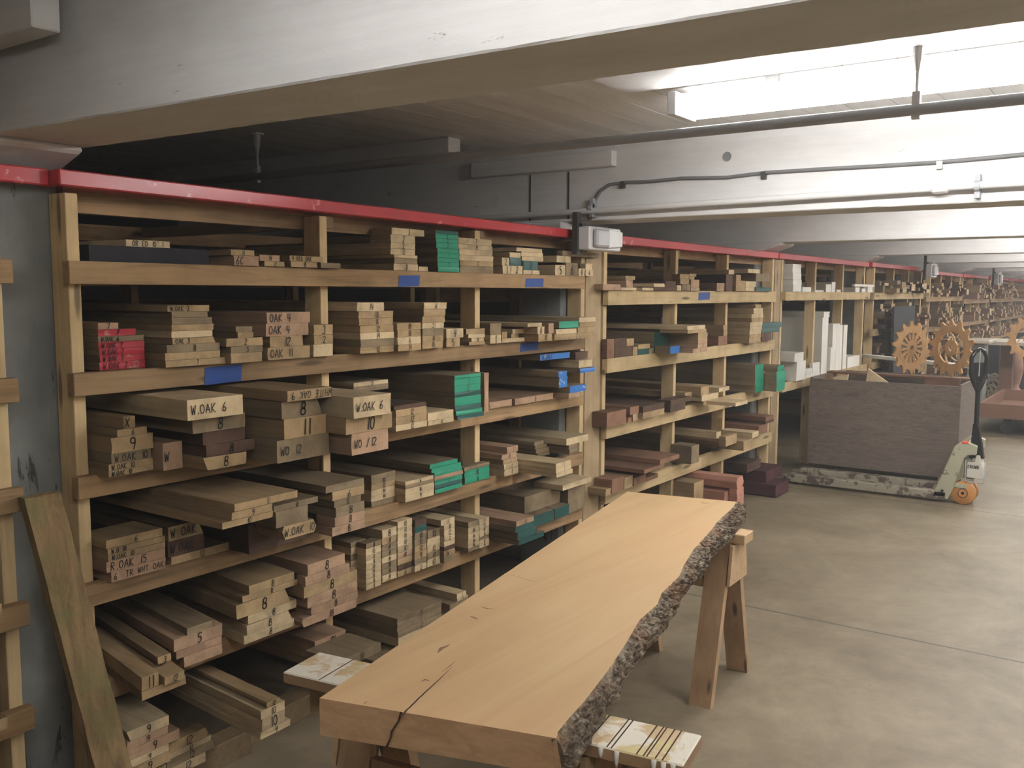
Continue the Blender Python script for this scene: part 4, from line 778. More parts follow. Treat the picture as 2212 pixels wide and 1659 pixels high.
# --- far racks: boards past countable number, one object each
def filler(x0, x1, shelves, seed, name, lab, tones, ends, dens=1.0):
    rnd = random.Random(seed); mb = MB((x0, 0, 0))
    tops = [1.83] + shelves
    lv = [(shelves[i], (tops[i] - (0.09 if i else 0.06))) for i in range(len(shelves))] + [(0.05, shelves[-1] - 0.08)]
    for zs, zt in lv:
        x = x0 + 0.03
        while x < x1 - 0.1:
            w = rnd.uniform(0.05, 0.22)
            bad = [p + .08 for p in ALLP if x < p + .08 and x + w + .012 > p - .003] + [c + .28 for c in beam_x if x < c + .27 and x + w + .012 > c - .05]
            if bad: x = max(bad) + .014 if max(bad) > x else x + .02; continue
            H = (zt - zs) * rnd.uniform(0.6, 1.0) * dens; z = zs + 0.001; p0 = rnd.uniform(0.02, 0.16)
            while z < zs + H - 0.02:
                h = rnd.choice([0.022, 0.026, 0.045, 0.05, 0.08]); h = min(h, zs + H - z)
                if h < 0.012: break
                o2 = rnd.uniform(-0.01, 0.01); p = p0 + rnd.uniform(-0.05, 0.05); ww = w * rnd.uniform(0.75, 1)
                mi = rnd.randrange(len(tones)); n0 = len(mb.f)
                mb.box(x + o2, x + o2 + ww, -p, 1.2, z, z + h - .001, mi)
                mb.m[n0 + 2] = len(tones) + mi
                z += h
            x += w + rnd.uniform(0.0, 0.05)
    ms = [BODY[t_] for t_ in tones] + [ENDM[t_] for t_ in ends]
    o = mb.build(name, ms); tag(o, lab, 'boards', None, 'stuff')
filler(10.75, 13.1, [1.60, 1.2, 0.83, 0.445], 3, 'stacked_lumber', 'mass of reddish and pale boards packed in the fourth rack', 'hodm', 'powm', 0.95)
filler(13.45, 15.9, [1.55, 1.14, 0.8, 0.445], 4, 'stacked_lumber', 'mass of brown boards packed in the fifth rack', 'hohm', 'powo')
filler(16.2, 18.6, [1.50, 1.14, 0.8, 0.445], 5, 'stacked_lumber', 'mass of brown boards packed in the sixth rack', 'hohp', 'powp')
filler(19.0, 24.3, [1.50, 1.14, 0.8, 0.445], 6, 'stacked_lumber', 'mass of brown boards packed in the farthest rack', 'hohp', 'popo')

# ------------------------------------------------------------------ the live-edge slab
ZT, ZBt = 0.738, 0.6555
cS = (640, 1050, 2.212)
wood_line = [(2105, 75), (2080, 108), (2010, 172), (1985, 208), (1900, 300), (1852, 378), (1830, 430), (1745, 512), (1725, 565), (1640, 640), (1570, 760), (1490, 880), (1425, 965), (1375, 1030), (1300, 1112), (1250, 1175), (1243, 1205)]
bark_line = [(2138, 88), (2146, 150), (2095, 222), (2068, 255), (1985, 322), (1958, 385), (1850, 485), (1830, 532), (1782, 622), (1720, 705), (1662, 785), (1600, 865), (1532, 952), (1515, 1010), (1425, 1130), (1350, 1270), (1285, 1352)]
WL = [on(cS[0] + u / cS[2], cS[1] + v / cS[2], 2, ZT) for u, v in wood_line]
BL = [on(cS[0] + u / cS[2], cS[1] + v / cS[2], 2, ZBt + 0.012) for u, v in bark_line]
def resample(P, n):
    d = [0]
    for a, c in zip(P, P[1:]): d.append(d[-1] + (c - a).length)
    out = []
    for k in range(n + 1):
        t = d[-1] * k / n; i = 0
        while i < len(P) - 2 and d[i + 1] < t: i += 1
        f = (t - d[i]) / max(1e-9, d[i + 1] - d[i]); out.append(P[i].lerp(P[i + 1], f))
    return out
NS = 340
RW = resample(WL, NS); RB = resample(BL, NS)
NLc = on(690, 1508, 2, ZT); FLc = on(1355, 1062, 2, ZT)
Lw = [FLc.lerp(NLc, k / NS) for k in range(NS + 1)]
m, nt, b = new_mat('slab_wood', 0.55); SLABM = m
v = mapped(nt, (0.7, 9, 6), rnd=False, rot=(0, 0, 0.2)); g = noi(nt, v, 1.2, 6, 0.6, 0.8); v2 = mapped(nt, (1, 1, 1), rnd=False); g2 = noi(nt, v2, 2.2, 4, 0.5); g3 = noi(nt, v2, 22, 3, 0.6)
col_ = ramp(nt, g, [(0.3, (0.45, 0.30, 0.155)), (0.5, (0.50, 0.345, 0.185)), (0.7, (0.54, 0.385, 0.21))])
col_ = mix(nt, ramp(nt, g2, [(0.35, (0.0, 0, 0)), (0.7, (0.45, 0.45, 0.45))]), col_, (0.47, 0.29, 0.165))
col_ = mix(nt, ramp(nt, g3, [(0.77, (0, 0, 0)), (0.8, (0.8, 0.8, 0.8))]), col_, (0.3, 0.2, 0.12))
nt.links.new(col_, b.inputs['Base Color']); bump(nt, b, g3, 0.05, 0.002)
m, nt, b = new_mat('slab_end_grain', 0.7); SLABE = m
v = mapped(nt, (3, 3, 9), rnd=False, rot=(0.5, 0, 0)); g = noi(nt, v, 4, 5, 0.6, 1.2)
col_ = ramp(nt, g, [(0.35, (0.36, 0.215, 0.11)), (0.6, (0.45, 0.285, 0.155))]); nt.links.new(col_, b.inputs['Base Color']); bump(nt, b, g, 0.3, 0.003)
m, nt, b = new_mat('rough_bark', 0.95); BARK = m
v = mapped(nt, (1, 1, 1), rnd=False); g = noi(nt, v, 38, 8, 0.75, 0.3); g2 = noi(nt, v, 9, 4, 0.6)
col_ = ramp(nt, g, [(0.36, (0.035, 0.026, 0.018)), (0.5, (0.19, 0.145, 0.10)), (0.62, (0.33, 0.29, 0.23)), (0.75, (0.42, 0.41, 0.36))])
col_ = mix(nt, ramp(nt, g2, [(0.5, (0, 0, 0)), (0.62, (.7, .7, .7))]), col_, ramp(nt, g, [(0.4, (0.06, 0.03, 0.015)), (0.65, (0.36, 0.20, 0.10))]))
nt.links.new(col_, b.inputs['Base Color']); bump(nt, b, g, 1.0, 0.012)
slab = empty('live_edge_slab', (2.4, -1.2, ZBt), 'big pale live-edge wood slab lying across two sawhorses in the foreground', 'wood slab')
def f_body(q):
    vs = []; fs = []; nx = 12
    for k in range(NS + 1):
        for j in range(nx + 1):
            vs.append(Lw[k].lerp(RW[k], j / nx))
        for j in range(nx + 1):
            p = Lw[k].lerp(RW[k] * .35 + RB[k] * .65, j / nx); vs.append(Vector((p.x, p.y, ZBt)))
    W = 2 * (nx + 1)
    for k in range(NS):
        a, c = k * W, (k + 1) * W
        for j in range(nx): fs.append((a + j, a + j + 1, c + j + 1, c + j)); fs.append((a + nx + 1 + j + 1, a + nx + 1 + j, c + nx + 1 + j, c + nx + 1 + j + 1))
        fs.append((a, c, c + nx + 1, a + nx + 1)); fs.append((a + nx, a + 2 * nx + 1, c + 2 * nx + 1, c + nx))
    q.add(vs, fs, 0)
    e = NS * W
    for base in (0, e):
        for j in range(nx): q.add([vs[base + j], vs[base + j + 1], vs[base + nx + 2 + j], vs[base + nx + 1 + j]], [(0, 1, 2, 3)], 1)
part(slab, 'slab_body', [SLABM, SLABE], f_body)
def f_bark(q):
    vs = []; fs = []; nr = 18
    for k in range(NS + 1):
        a = RW[k]; c = RB[k]; t = (RB[min(k + 1, NS)] - RB[max(k - 1, 0)]); t.z = 0; t.normalize(); n_ = Vector((t.y, -t.x, 0))
        if n_.y > 0: n_ = -n_
        for j in range(nr + 1):
            s = j / nr
            p = a.lerp(c, s); p.z = ZT - (ZT - ZBt) * s
            bul = 0.012 * math.sin(math.pi * s)
            P = Vector((p.x * 36, p.y * 36, p.z * 46))
            r = noise.voronoi(P)[0]; f = min(1, (r[1] - r[0]) * 2.2); d = 0.013 * f + 0.016 * noise.noise(P * .35) + 0.006 * noise.noise(P * 2.3)
            w = math.sin(math.pi * min(1, max(0, s * 1.0))) ** .4 if 0 < s < 1 else 0
            off = (bul + d * (0.25 + 0.75 * w)) if s > 0 else 0.0
            if s == 0: off = 0.002 * noise.noise(P)
            vs.append(p + n_ * off + Vector((0, 0, (0.5 * d * (1 if .1 < s < .9 else 0.2)))) * w)
    W = nr + 1
    for k in range(NS):
        for j in range(nr): fs.append((k * W + j, k * W + j + 1, (k + 1) * W + j + 1, (k + 1) * W + j))
    # closing the inside so that the bark has its own thickness
    n0 = len(vs)
    for k in range(NS + 1):
        p = RW[k].lerp(Lw[k], 0.02); vs.append(Vector((p.x, p.y, ZT - 0.004))); p = (RW[k] * .35 + RB[k] * .65).lerp(Lw[k], 0.02); vs.append(Vector((p.x, p.y, ZBt + .002)))
    for k in range(NS):
        fs.append((n0 + 2 * k, n0 + 2 * k + 1, n0 + 2 * k + 3, n0 + 2 * k + 2)); fs.append((k * W, n0 + 2 * k, n0 + 2 * k + 2, (k + 1) * W)); fs.append((k * W + nr, (k + 1) * W + nr, n0 + 2 * k + 3, n0 + 2 * k + 1))
    for k in (0, NS): fs.append(tuple([k * W + j for j in range(nr + 1)] + [n0 + 2 * k + 1, n0 + 2 * k]))
    q.add(vs, fs)
part(slab, 'bark', BARK, f_bark, label='rough grey-brown bark along the right edge')
# crack running from the near end into the slab, and the marks on its face
CRK = paint('dark_crack', (0.05, 0.025, 0.012), 0.9); MARK = paint('brown_scar', (0.21, 0.125, 0.065), 0.8)
def line_on(pxs, z, ws, q, mi=0):
    P = [on(u, v, 2, z) for u, v in pxs]
    P2 = []
    for i in range(len(P) - 1):
        for k in range(5): P2.append((P[i].lerp(P[i + 1], k / 5), ws[i] + (ws[i + 1] - ws[i]) * k / 5))
    P2.append((P[-1], ws[-1])); vs = []; fs = []
    for i, (p, w) in enumerate(P2):
        t = (P2[min(i + 1, len(P2) - 1)][0] - P2[max(i - 1, 0)][0]).normalized(); s = Vector((t.y, -t.x, 0)); jt = 0.0015 * noise.noise(p * 60)
        vs += [p - s * (w / 2 + jt), p + s * (w / 2 - jt)]
    for i in range(len(P2) - 1): fs.append((2 * i, 2 * i + 1, 2 * i + 3, 2 * i + 2))
    q.add(vs, fs, mi)
part(slab, 'crack', CRK, lambda q: line_on([(866, 1548), (880, 1532), (905, 1508), (933, 1482), (955, 1462), (978, 1440)], ZT + .0006, [0.006, 0.004, 0.004, 0.003, 0.002, 0.0006], q), label='dark crack in the top face')
part(slab, 'crack', MARK, lambda q: line_on([(955, 1452), (970, 1440), (985, 1428)], ZT + .0006, [0.001, 0.0025, 0.0008], q))
def end_crack(q):
    # crack down the sawn end: follows the end plane between the top and bottom edge
    ax = RW[NS] - Lw[NS]; L_ = ax.length; ax.normalize(); n_ = Vector((ax.y, -ax.x, 0)); n_ = n_ if n_.x < 0 else -n_
    pts = [(0.368, ZT + .0007), (0.355, ZT - .02), (0.325, ZT - .045), (0.32, ZT - .06), (0.30, ZBt)]
    P = [Lw[NS] + ax * (L_ * a) + n_ * .0009 for a, _ in pts]
    for p, (_, z) in zip(P, pts): p.z = z
    vs = []; fs = []
    for i, p in enumerate(P): w = [.0030, .002, .0026, .002, .003][i]; vs += [p - ax * w, p + ax * w]
    for i in range(len(P) - 1): fs.append((2 * i, 2 * i + 1, 2 * i + 3, 2 * i + 2))
    q.add(vs, fs)
part(slab, 'crack', CRK, end_crack)
for pxs, ws in (([(945, 1410), (955, 1400), (972, 1392)], (.003, .012, .002)), ([(1016, 1331), (1024, 1334), (1031, 1338)], (.004, .007, .003)), ([(910, 1472), (918, 1468), (928, 1471)], (.002, .006, .002)), ([(1038, 1310), (1050, 1314), (1070, 1316)], (.001, .006, .001)), ([(1102, 1241), (1130, 1250), (1158, 1257)], (.001, .0022, .001)), ([(1512, 1084), (1522, 1087), (1535, 1086)], (.002, .008, .002)), ([(786, 1521), (790, 1517), (793, 1515)], (.002, .003, .002))):
    part(slab, 'scar', MARK, lambda q: line_on(pxs, ZT + .0005, ws, q))

# ------------------------------------------------------------------ sawhorses
SH_OLD = wood('old_sawhorse_wood', (0.40, 0.27, 0.16), 'Z', 0.7, True, 0.05); SH_TOP = wood('sawhorse_top_wood', (0.48, 0.34, 0.2), 'Y', 0.6)
m, nt, b = new_mat('paint_smeared_wood', 0.5); SMEAR = m
v = mapped(nt, (1, 1, 1), rnd=False); v4 = mapped(nt, (1, 7, 1), rnd=False); g = noi(nt, v, 11, 6, .65, .6); g2 = noi(nt, v, 5, 3, .5); g4 = noi(nt, v4, 9, 5, .7, .3)
col_ = ramp(nt, g4, [(.3, (0.40, 0.27, 0.15)), (.7, (0.58, 0.46, 0.27))]); col_ = mix(nt, ramp(nt, g2, [(.5, (0, 0, 0)), (.6, (.8, .8, .8))]), col_, (0.56, 0.50, 0.24))
col_ = mix(nt, ramp(nt, g, [(.43, (0, 0, 0)), (.50, (1, 1, 1))]), col_, (0.66, 0.62, 0.53)); gn = nd(nt, 'ShaderNodeNewGeometry'); sx_ = nd(nt, 'ShaderNodeSeparateXYZ'); nt.links.new(gn.outputs['Normal'], sx_.inputs[0]); col_ = mix(nt, ramp(nt, sx_.outputs[2], [(.3, (0, 0, 0)), (.6, (1, 1, 1))]), (0.26, 0.165, 0.09), col_)
nt.links.new(col_, b.inputs['Base Color']); bump(nt, b, g, .8, .006)
def sawhorse(name, label, ctr, d, L, W, zt, zleg, spread, topmat, legy, th=0.04):
    t = empty(name, (ctr[0], ctr[1], 0), label, 'sawhorse', 'sawhorses')
    d = Vector((d[0], d[1], 0)).normalized(); n_ = Vector((-d.y, d.x, 0)); c = Vector((ctr[0], ctr[1], 0))
    n_ = n_ if n_.x > 0 else -n_
    def P(a, b_, z): return c + d * a + n_ * b_ + Vector((0, 0, z))
    part(t, 'top_board', topmat, lambda q: q.prism([P(-L / 2, -W / 2, zt - th), P(L / 2, -W / 2, zt - th), P(L / 2, W / 2, zt - th), P(-L / 2, W / 2, zt - th)], (0, 0, th)), bevel=0.003)
    part(t, 'beam_rail', SH_OLD, lambda q: q.prism([P(-L / 2 + .04, -.019, zt - th - .09), P(L / 2 - .04, -.019, zt - th - .09), P(L / 2 - .04, .019, zt - th - .09), P(-L / 2 + .04, .019, zt - th - .09)], (0, 0, .0895)))
    for sy in legy:
        for s in (-1, 1):
            part(t, 'leg', SH_OLD, lambda q: q.add([P(sy - .045 + o_, s * (bb) + s * w_, z) for (bb, z) in ((spread, 0), (.022, zt - th - .002)) for (o_, w_) in ((0, 0), (.089, 0), (.089, .036), (0, .036))], BOXF))
        e = sy + (.05 if sy > 0 else -.05)
        part(t, 'end_gusset', SH_TOP, lambda q: q.prism([P(e, -.10, zt - th - .16), P(e, .10, zt - th - .16), P(e, .075, zt - th - .005), P(e, -.075, zt - th - .005)], d * (.012 if sy > 0 else -.012)))
    part(t, 'brace', SH_OLD, lambda q: q.prism([P(legy[0] + .05, -.06 - .036, zt - .22), P(legy[1] - .05, -.06 - .036, zt - .22), P(legy[1] - .05, -.06 - .036, zt - .15), P(legy[0] + .05, -.06 - .036, zt - .15)], n_ * .02))
    return t, P
tN, PN = sawhorse('sawhorse', 'near sawhorse with paint-smeared grooved top under the close end of the slab', (1.642, -1.40), (0.156, -1.0), 1.02, 0.145, 0.6545, 0, 0.20, SMEAR, (-0.28, 0.24), th=.03)
for s in (-.40, .30, .345, .355, .41, .425, .432, .45, .465):
    part(tN, 'saw_groove', CRK, lambda q: q.prism([PN(s, -.071, .6548), PN(s + .003, -.071, .6548), PN(s + .003, .071, .6548), PN(s, .071, .6548)], (0, 0, .0004)))
for s, ln in ((.335, .022), (.37, .035), (.45, .03), (.47, .045), (.49, .02)):
    part(tN, 'paint_drip', JACKW, lambda q: q.tube([PN(s, -.0735, .652), PN(s, -.075, .652 - ln * .7), PN(s, -.074, .652 - ln)], [.006, .004, .002], 8), True)
tF, PF = sawhorse('sawhorse', 'far sawhorse with tall plain legs under the distant end of the slab', (3.46, -1.06), (0.03, -1.0), 0.60, 0.10, 0.6545, 0, 0.19, SH_TOP, (-0.2, 0.20))

# ------------------------------------------------------------------ plywood crate on the pallet jack
m, nt, b = new_mat('grey_weathered_plywood', 0.8); PLY = m
v = mapped(nt, (2, .9, 7), rnd=False); w0 = noi(nt, v, 1.6, 5, .62, 2.2); g = noi(nt, v, 6, 5, .7, 1.0)
col_ = ramp(nt, w0, [(.3, (0.10, 0.078, 0.062)), (.42, (0.16, 0.128, 0.105)), (.46, (0.115, 0.09, 0.073)), (.55, (0.175, 0.142, 0.118)), (.6, (0.13, 0.10, 0.083)), (.75, (0.20, 0.165, 0.138))]); col_ = mix(nt, .5, col_, ramp(nt, g, [(.35, (.65, .67, .65)), (.6, (1.05, 1.05, 1.05))]), 'MULTIPLY')
nt.links.new(col_, b.inputs['Base Color'])
cr = empty('plywood_crate', (8.5, -0.75, 0.10), 'large weathered grey plywood crate standing on the pallet jack', 'crate')
X0, X1, Y0, Y1, Z0, Z1 = 8.04, 8.95, -1.36, -0.16, 0.115, 0.87
part(cr, 'front_panel', PLY, lambda q: q.box(X0, X0 + .02, Y0, Y1, Z0, Z1 - .01))
part(cr, 'side_panel', PLY, lambda q: q.box(X0 + .021, X1, Y0, Y0 + .02, Z0, Z1))
part(cr, 'side_panel', PLY, lambda q: q.box(X0 + .021, X1, Y1 - .02, Y1, Z0, Z1))
part(cr, 'back_panel', PLY, lambda q: q.box(X1 + .001, X1 + .02, Y0, Y1, Z0, Z1))
part(cr, 'floor_panel', PLY, lambda q: q.box(X0 + .021, X1, Y0 + .021, Y1 - .021, Z0, Z0 + .02))
part(cr, 'skid', SH_OLD, lambda q: q.box(X0 + .005, X1, Y0 + .05, Y0 + .14, .0, Z0 - .001)); part(cr, 'skid', SH_OLD, lambda q: q.box(X0 + .3, X1, Y1 - .14, Y1 - .05, 0.0, Z0 - .001))
part(cr, 'inner_batten', PINEX, lambda q: q.box(X0 + .4, X1 - .01, Y1 - .06, Y1 - .021, Z1 - .05, Z1 - .001))
for (a, dx, dy, w, l) in ((-.42, 8.3, .30, .14, 'pale tan board leaning out of the crate at its left'), (-.25, 8.35, .16, .09, 'small pale offcut showing over the crate rim')):
    pass
def plate(pts, d, name, mat, lab, cat):
    o = MB(pts[0]).prism(pts, d).build(name, mat, bevel=0.002); tag(o, lab, cat); return o
plate([on(u, v, 0, 8.2) for u, v in ((1868, 835), (1875, 796), (1930, 835))], (.03, 0, 0), 'lumber_board', ENDM['w'], 'triangular-looking tan offcut poking over the left crate rim', 'board')
plate([on(u, v, 0, 8.2) for u, v in ((1794, 835), (1800, 815), (1832, 809), (1828, 835))], (.03, 0, 0), 'lumber_board', ENDM['w'], 'small flat pale offcut just above the left crate rim', 'board')
plate([(8.52, Y0 + .001, .8705), (8.66, Y0 + .001, .8705), (8.66, Y1 - .001, .8705), (8.52, Y1 - .001, .8705)], (0, 0, .018), 'lumber_board', BODY['h'], 'brown board laid across the crate under the toothed discs', 'board')
plate([(8.46, -1.0, .60), (8.46, -1.28, .60), (8.46, -1.28, .89), (8.46, -1.0, .89)], (.03, 0, 0), 'lumber_board', BODY['h'], 'brown board standing in the crate beneath the right toothed disc', 'board')

def gear(name, c, r, yaw, n, kind, lab, th=0.018):
    t = empty(name, c, lab, 'toothed disc', 'tan toothed discs')
    ux = Vector((math.cos(yaw), math.sin(yaw), 0)); uz = Vector((0, 0, 1)); nn = ux.cross(uz); C = Vector(c)
    def ring(out, inn, q, zoff=0):
        n2 = len(out); vs = []
        for dd in (0, th):
            vs += [C + ux * x + uz * z + nn * (dd + zoff) for x, z in out]; vs += [C + ux * x + uz * z + nn * (dd + zoff) for x, z in inn]
        A, B, D, E_ = 0, n2, 2 * n2, 3 * n2; fs = []
        for i in range(n2):
            j = (i + 1) % n2
            fs += [(A + i, A + j, B + j, B + i), (D + j, D + i, E_ + i, E_ + j), (A + j, A + i, D + i, D + j), (B + i, B + j, E_ + j, E_ + i)]
        q.add(vs, fs)
    out = []; 
    for i in range(n):
        a0 = 2 * math.pi * i / n
        for fr_, rr in ((0, .80), (.32, .84), (.55, 1.0), (.75, .99), (.86, .82)):
            a = a0 + 2 * math.pi / n * fr_; out.append((r * rr * math.cos(a), r * rr * math.sin(a)))
    ang = [math.atan2(z, x) for x, z in out]
    inn = [(r * .56 * math.cos(a), r * .56 * math.sin(a)) for a in ang]
    part(t, 'toothed_rim', RUSTY, lambda q: ring(out, inn, q))
    hub_o = [(r * .28 * math.cos(a), r * .28 * math.sin(a)) for a in ang]; hub_i = [(r * .09 * math.cos(a), r * .09 * math.sin(a)) for a in ang]
    part(t, 'hub', RUSTY, lambda q: ring(hub_o, hub_i, q))
    for i in range(n if kind == 0 else 7):
        k = n if kind == 0 else 7; a = 2 * math.pi * i / k + .1
        if kind == 0:
            def f(q, a=a):
                w = r * .055; e = Vector((math.cos(a), math.sin(a))); s = Vector((-e.y, e.x))
                pl = [e * r * .26 - s * w * .7, e * r * .26 + s * w * .7, e * r * .6 + s * w, e * r * .6 - s * w]
                q.prism([C + ux * p.x + uz * p.y for p in pl], nn * th)
        else:
            def f(q, a=a):
                pts = []
                for s_, w in ((0, -1), (.33, -1), (.66, -1), (1, -1), (1, 1), (.66, 1), (.33, 1), (0, 1)):
                    rr = r * (.26 + .34 * s_); an = a + .9 * s_ + w * .055 * (1.2 - s_ * .4); pts.append((rr * math.cos(an), rr * math.sin(an)))
                # quads along the bent spoke
                for i_ in range(3):
                    qd = [pts[i_], pts[i_ + 1], pts[6 - i_], pts[7 - i_]]
                    q.prism([C + ux * x + uz * z for x, z in qd], nn * th)
        part(t, 'spoke', RUSTY, f)
    return t
gear('toothed_disc', (8.59, -0.85, 1.125), 0.235, math.radians(-28), 14, 0, 'left tan toothed disc with straight spokes standing in the crate')
gear('toothed_disc', (8.60, -1.185, 1.134), 0.245, math.radians(-124), 14, 1, 'right tan toothed disc with curved spokes standing in the crate')
gear('toothed_disc', (13.6, -1.25, 1.02), 0.30, math.radians(-95), 14, 1, 'tan toothed disc cut off at the right edge above the brown post')

pj = empty('pallet_jack', (7.7, -1.4, 0), 'pale chalky hand pallet jack with black handle and orange wheels', 'pallet jack')
for (a, b_) in ((7.60, 7.70), (7.92, 8.025)):
    part(pj, 'fork', FORKM, lambda q: (q.box(a, b_, -1.36, -.14, .045, .085), q.prism([(a, -.14, .045), (b_, -.14, .045), (b_ - .04, -.06, .03), (a + .04, -.06, .03)], (0, 0, .03)), q.box(a, a + .01, -1.36, -.16, .02, .05), q.box(b_ - .01, b_, -1.36, -.16, .02, .05)), bevel=0.004)
    part(pj, 'fork_roller', DARKMETAL, lambda q: q.tube([(a + .04, -.2, .03), (b_ - .04, -.2, .03)], .029, 14))
def armf(q):
    pts = [(-1.295, .045), (-1.40, .05), (-1.40, .10), (-1.475, .36), (-1.50, .385), (-1.555, .40), (-1.56, .46), (-1.50, .485), (-1.455, .475), (-1.425, .44), (-1.30, .10)]
    q.prism([(7.60, y, z) for y, z in pts], (.05, 0, 0)); q.prism([(8.01, y, z) for y, z in pts], (.05, 0, 0))
pts_arm = [(-1.262, .045), (-1.375, .03), (-1.405, .10), (-1.475, .36), (-1.50, .385), (-1.555, .39), (-1.56, .46), (-1.50, .485), (-1.445, .48), (-1.405, .445)]
part(pj, 'lift_arm', JACKM, lambda q: (q.prism([(7.60, y, z) for y, z in pts_arm], (.045, 0, 0)), q.prism([(7.98, y, z) for y, z in pts_arm], (.045, 0, 0)), q.box(7.645, 7.98, -1.53, -1.46, .40, .46)), bevel=0.006)
part(pj, 'red_touch_mark', REDP, lambda q: q.box(7.597, 7.64, -1.50, -1.455, .472, .489), label='red mark on the arm crest')
part(pj, 'pivot_bolt', DARKMETAL, lambda q: q.tube([(7.592, -1.335, .095), (7.602, -1.335, .095)], .011, 12))
part(pj, 'pump_body', JACKW, lambda q: (q.prism([(7.64, -1.49, .21), (7.64, -1.60, .205), (7.64, -1.60, .30), (7.64, -1.585, .34), (7.64, -1.575, .385), (7.64, -1.55, .385), (7.64, -1.54, .33), (7.64, -1.49, .33)], (.12, 0, 0)), q.tube([(7.72, -1.49, .12), (7.72, -1.49, .42)], .03, 14)), bevel=0.004)
def crown(q): letters(q, 'CROWN', (7.637, -1.498, .285), (0, -1, 0), (0, 0, 1), .022, .004, (-1, 0, 0))
part(pj, 'lettering', INK, crown, label='maker lettering on the pump body')
part(pj, 'guard_wire', GALV, lambda q: q.tube([(7.63, -1.485, .40), (7.62, -1.485, .20), (7.62, -1.49, .185), (7.62, -1.61, .18), (7.63, -1.615, .20), (7.64, -1.615, .34)], .004, 8), True)
part(pj, 'wheel_yoke', JACKM, lambda q: (q.box(7.66, 7.78, -1.53, -1.45, .13, .20), q.box(7.62, 7.645, -1.50, -1.38, .125, .16)), bevel=0.004)
for (a, b_) in ((7.625, 7.675), (7.74, 7.79)):
    w = part(pj, 'wheel', ORANGE, lambda q: q.tube([(a, -1.475, .089), (a + .004, -1.475, .089), (b_ - .004, -1.475, .089), (b_, -1.475, .089)], [.083, .088, .088, .083], 28), True)
    h = MB(pj.location).tube([(a - .003, -1.475, .089), (a + .002, -1.475, .089)], .036, 20).build('hub_ring', DARKMETAL, w); h2 = MB(pj.location).tube([(a - .005, -1.475, .089), (a + .002, -1.475, .089)], .030, 20).build('hub_cap', ORANGE, w)
part(pj, 'axle', DARKMETAL, lambda q: q.tube([(7.62, -1.475, .089), (7.80, -1.475, .089)], .012, 10))
part(pj, 'handle_shaft', BLACK, lambda q: (q.prism([(7.66, -1.50, .36), (7.66, -1.60, .36), (7.66, -1.55, .62), (7.66, -1.515, .62)], (.06, 0, 0)), q.tube([(7.69, -1.533, .60), (7.70, -1.53, .93)], .017, 12)), bevel=0.0)
part(pj, 'handle_grip', BLACK, lambda q: q.tube([(7.70, -1.53, .86), (7.66, -1.505, .93), (7.64, -1.485, 1.0), (7.64, -1.485, 1.12), (7.665, -1.505, 1.165), (7.70, -1.53, 1.18), (7.73, -1.555, 1.165), (7.755, -1.57, 1.12), (7.755, -1.57, 1.0), (7.735, -1.555, .93), (7.70, -1.53, .86)], .016, 12), True)
part(pj, 'grip_infill', BLACK, lambda q: q.prism([(7.70, -1.53, .87), (7.652, -1.492, .98), (7.652, -1.492, 1.08), (7.745, -1.562, 1.08), (7.745, -1.562, .98)], (.008, .004, 0)), label='solid black lower part of the loop handle')
part(pj, 'release_lever', GALV, lambda q: q.tube([(7.675, -1.535, .98), (7.675, -1.535, 1.175)], .004, 8))

# ------------------------------------------------------------------ things at the right edge, far down the aisle
# wooden post with a flat top board (a stand), cart, black machine, carved pieces
st = empty('wooden_stand', (15.2, -0.75, 0), 'brown wooden post carrying a long pale top board, at right', 'stand')
p1 = on(2172, 875, 2, 0)
part(st, 'stand_post', BROWNSTEEL, lambda q: q.box(p1.x - .1, p1.x + .1, p1.y - .07, p1.y + .09, 0, .885))
part(st, 'top_board', CREAM, lambda q: q.box(p1.x - .6, p1.x + .6, p1.y - 1.5, p1.y + .55, .887, .93))
def boxat(px0, px1, zb_, zt_, x, dx, name, mat, lab, cat):
    a = on(px0, 800, 0, x); c = on(px1, 800, 0, x); o = MB((x, c.y, zb_)).box(x, x + dx, c.y, a.y, zb_, zt_).build(name, mat, bevel=0.01); tag(o, lab, cat); return o
boxat(2118, 2158, 0.0, 0.86, 16.2, .7, 'black_machine', paint('near_black_cloth', (0.018, 0.018, 0.022), .8), 'black box-shaped machine behind the brown post', 'machine')
boxat(2186, 2230, 0.0, 0.95, 17.5, .8, 'black_machine', paint('dark_cabinet', (0.04, 0.045, 0.05), .7), 'dark cabinet at the right edge behind the stand', 'cabinet')
boxat(2088, 2125, 0.0, 0.93, 13.6, .3, 'grey_cabinet', paint('greenish_grey', (0.22, 0.23, 0.2), .7), 'small greenish grey cabinet under the far pale counter', 'cabinet')
boxat(2083, 2135, 0.935, .985, 13.5, .6, 'far_counter', CREAM, 'pale flat board lying far down the aisle above the cabinets', 'counter')
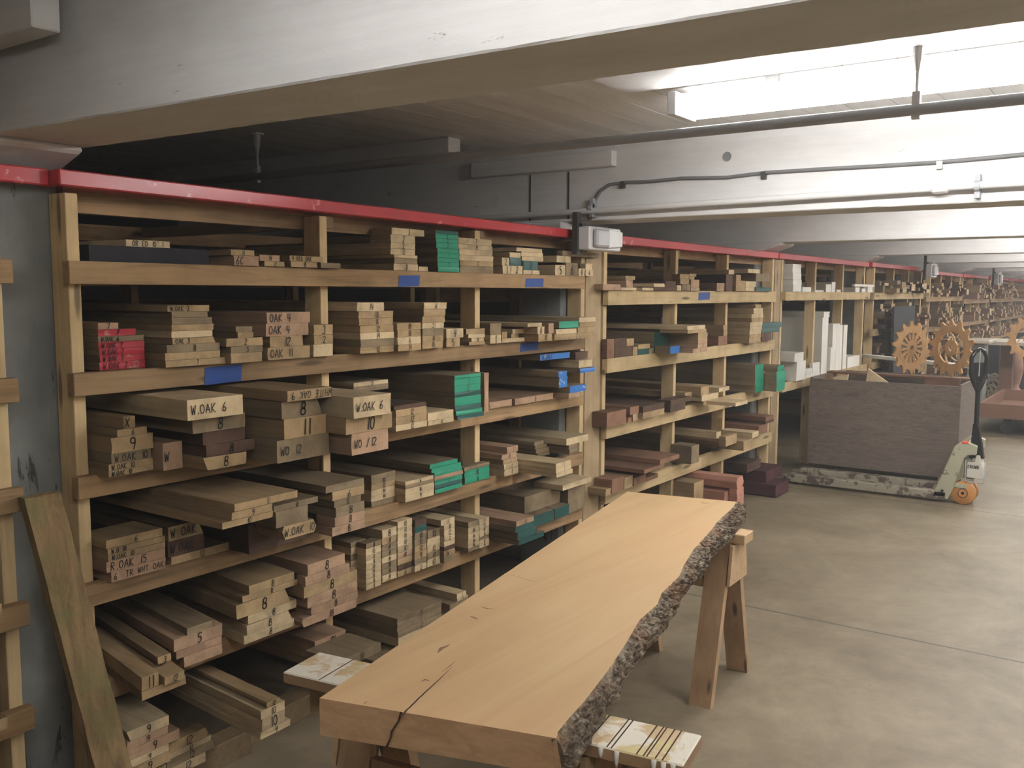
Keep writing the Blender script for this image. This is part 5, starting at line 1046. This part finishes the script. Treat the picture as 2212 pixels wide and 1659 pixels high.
# carved openwork panel leaning at the foot of the post
ca = on(2130, 850, 0, 15.6)
t = empty('carved_screen', (15.6, ca.y, 0), 'cream openwork carved panel standing on the floor by the post', 'carved panel')
def lat(q):
    y0, y1 = on(2158, 850, 0, 15.6).y, on(2126, 850, 0, 15.6).y
    for i in range(5): zz = 0.03 + i * .085; q.tube([(15.6, y0 + (y1 - y0) * k / 8, zz + .02 * math.sin(k * 1.3 + i)) for k in range(9)], .016, 6)
    for i in range(4): yy = y0 + (y1 - y0) * (i + .5) / 4; q.tube([(15.6, yy + .03 * math.sin(k * 1.1 + i), .02 + .085 * k * .5) for k in range(9)], .014, 6)
part(t, 'lattice', STONE, lat, True)
# tall vase-shaped carving
va = on(2190, 850, 0, 15.9)
prof = [(.001, 0), (.10, .0), (.125, .06), (.10, .13), (.06, .18), (.09, .30), (.115, .45), (.10, .6), (.06, .72), (.04, .80)]
vs = []; fs = []
for r_, z in prof:
    for k in range(20): a = 2 * math.pi * k / 20; vs.append((va.x + r_ * math.cos(a), va.y + r_ * math.sin(a), z))
for i in range(len(prof) - 1):
    for k in range(20): fs.append((i * 20 + k, i * 20 + (k + 1) % 20, (i + 1) * 20 + (k + 1) % 20, (i + 1) * 20 + k))
fs.append(tuple(range((len(prof) - 1) * 20, len(prof) * 20)))
o = MB((va.x, va.y, 0)).add(vs, fs).build('carved_vase', paint('pinkish_wood', (0.40, 0.24, 0.18), .7), smooth=True); tag(o, 'pinkish brown vase-shaped turned carving behind the post', 'vase')
# brown steel cart with caster
ct = empty('low_cart', (12.3, -1.2, .1), 'low rusty brown cart tray on casters at the right edge', 'cart')
A = on(2125, 905, 2, .24); 
c0 = on(2125, 872, 2, .36); 
part(ct, 'tray', BROWNSTEEL, lambda q: (q.box(11.6, 13.5, -2.9, -.98, .20, .225), q.box(11.6, 11.63, -2.9, -.98, .225, .36), q.box(13.47, 13.5, -2.9, -.98, .225, .36), q.box(11.63, 13.47, -1.01, -.98, .225, .36), q.box(11.63, 13.47, -2.9, -2.87, .225, .36)))
for (x, y) in ((11.85, -1.25), (13.3, -1.25), (11.85, -2.7), (13.3, -2.7)):
    part(ct, 'caster', DARKMETAL, lambda q: (q.tube([(x - .03, y, .075), (x + .03, y, .075)], .075, 18), q.box(x - .04, x + .04, y - .04, y + .04, .14, .20)))

for q in BOARDS: print('BOARDNOTE', q)
print('N boards', len([o for o in bpy.data.objects if o.name.startswith(('lumber_board', 'trim_board'))]), 'objects', len(bpy.data.objects))
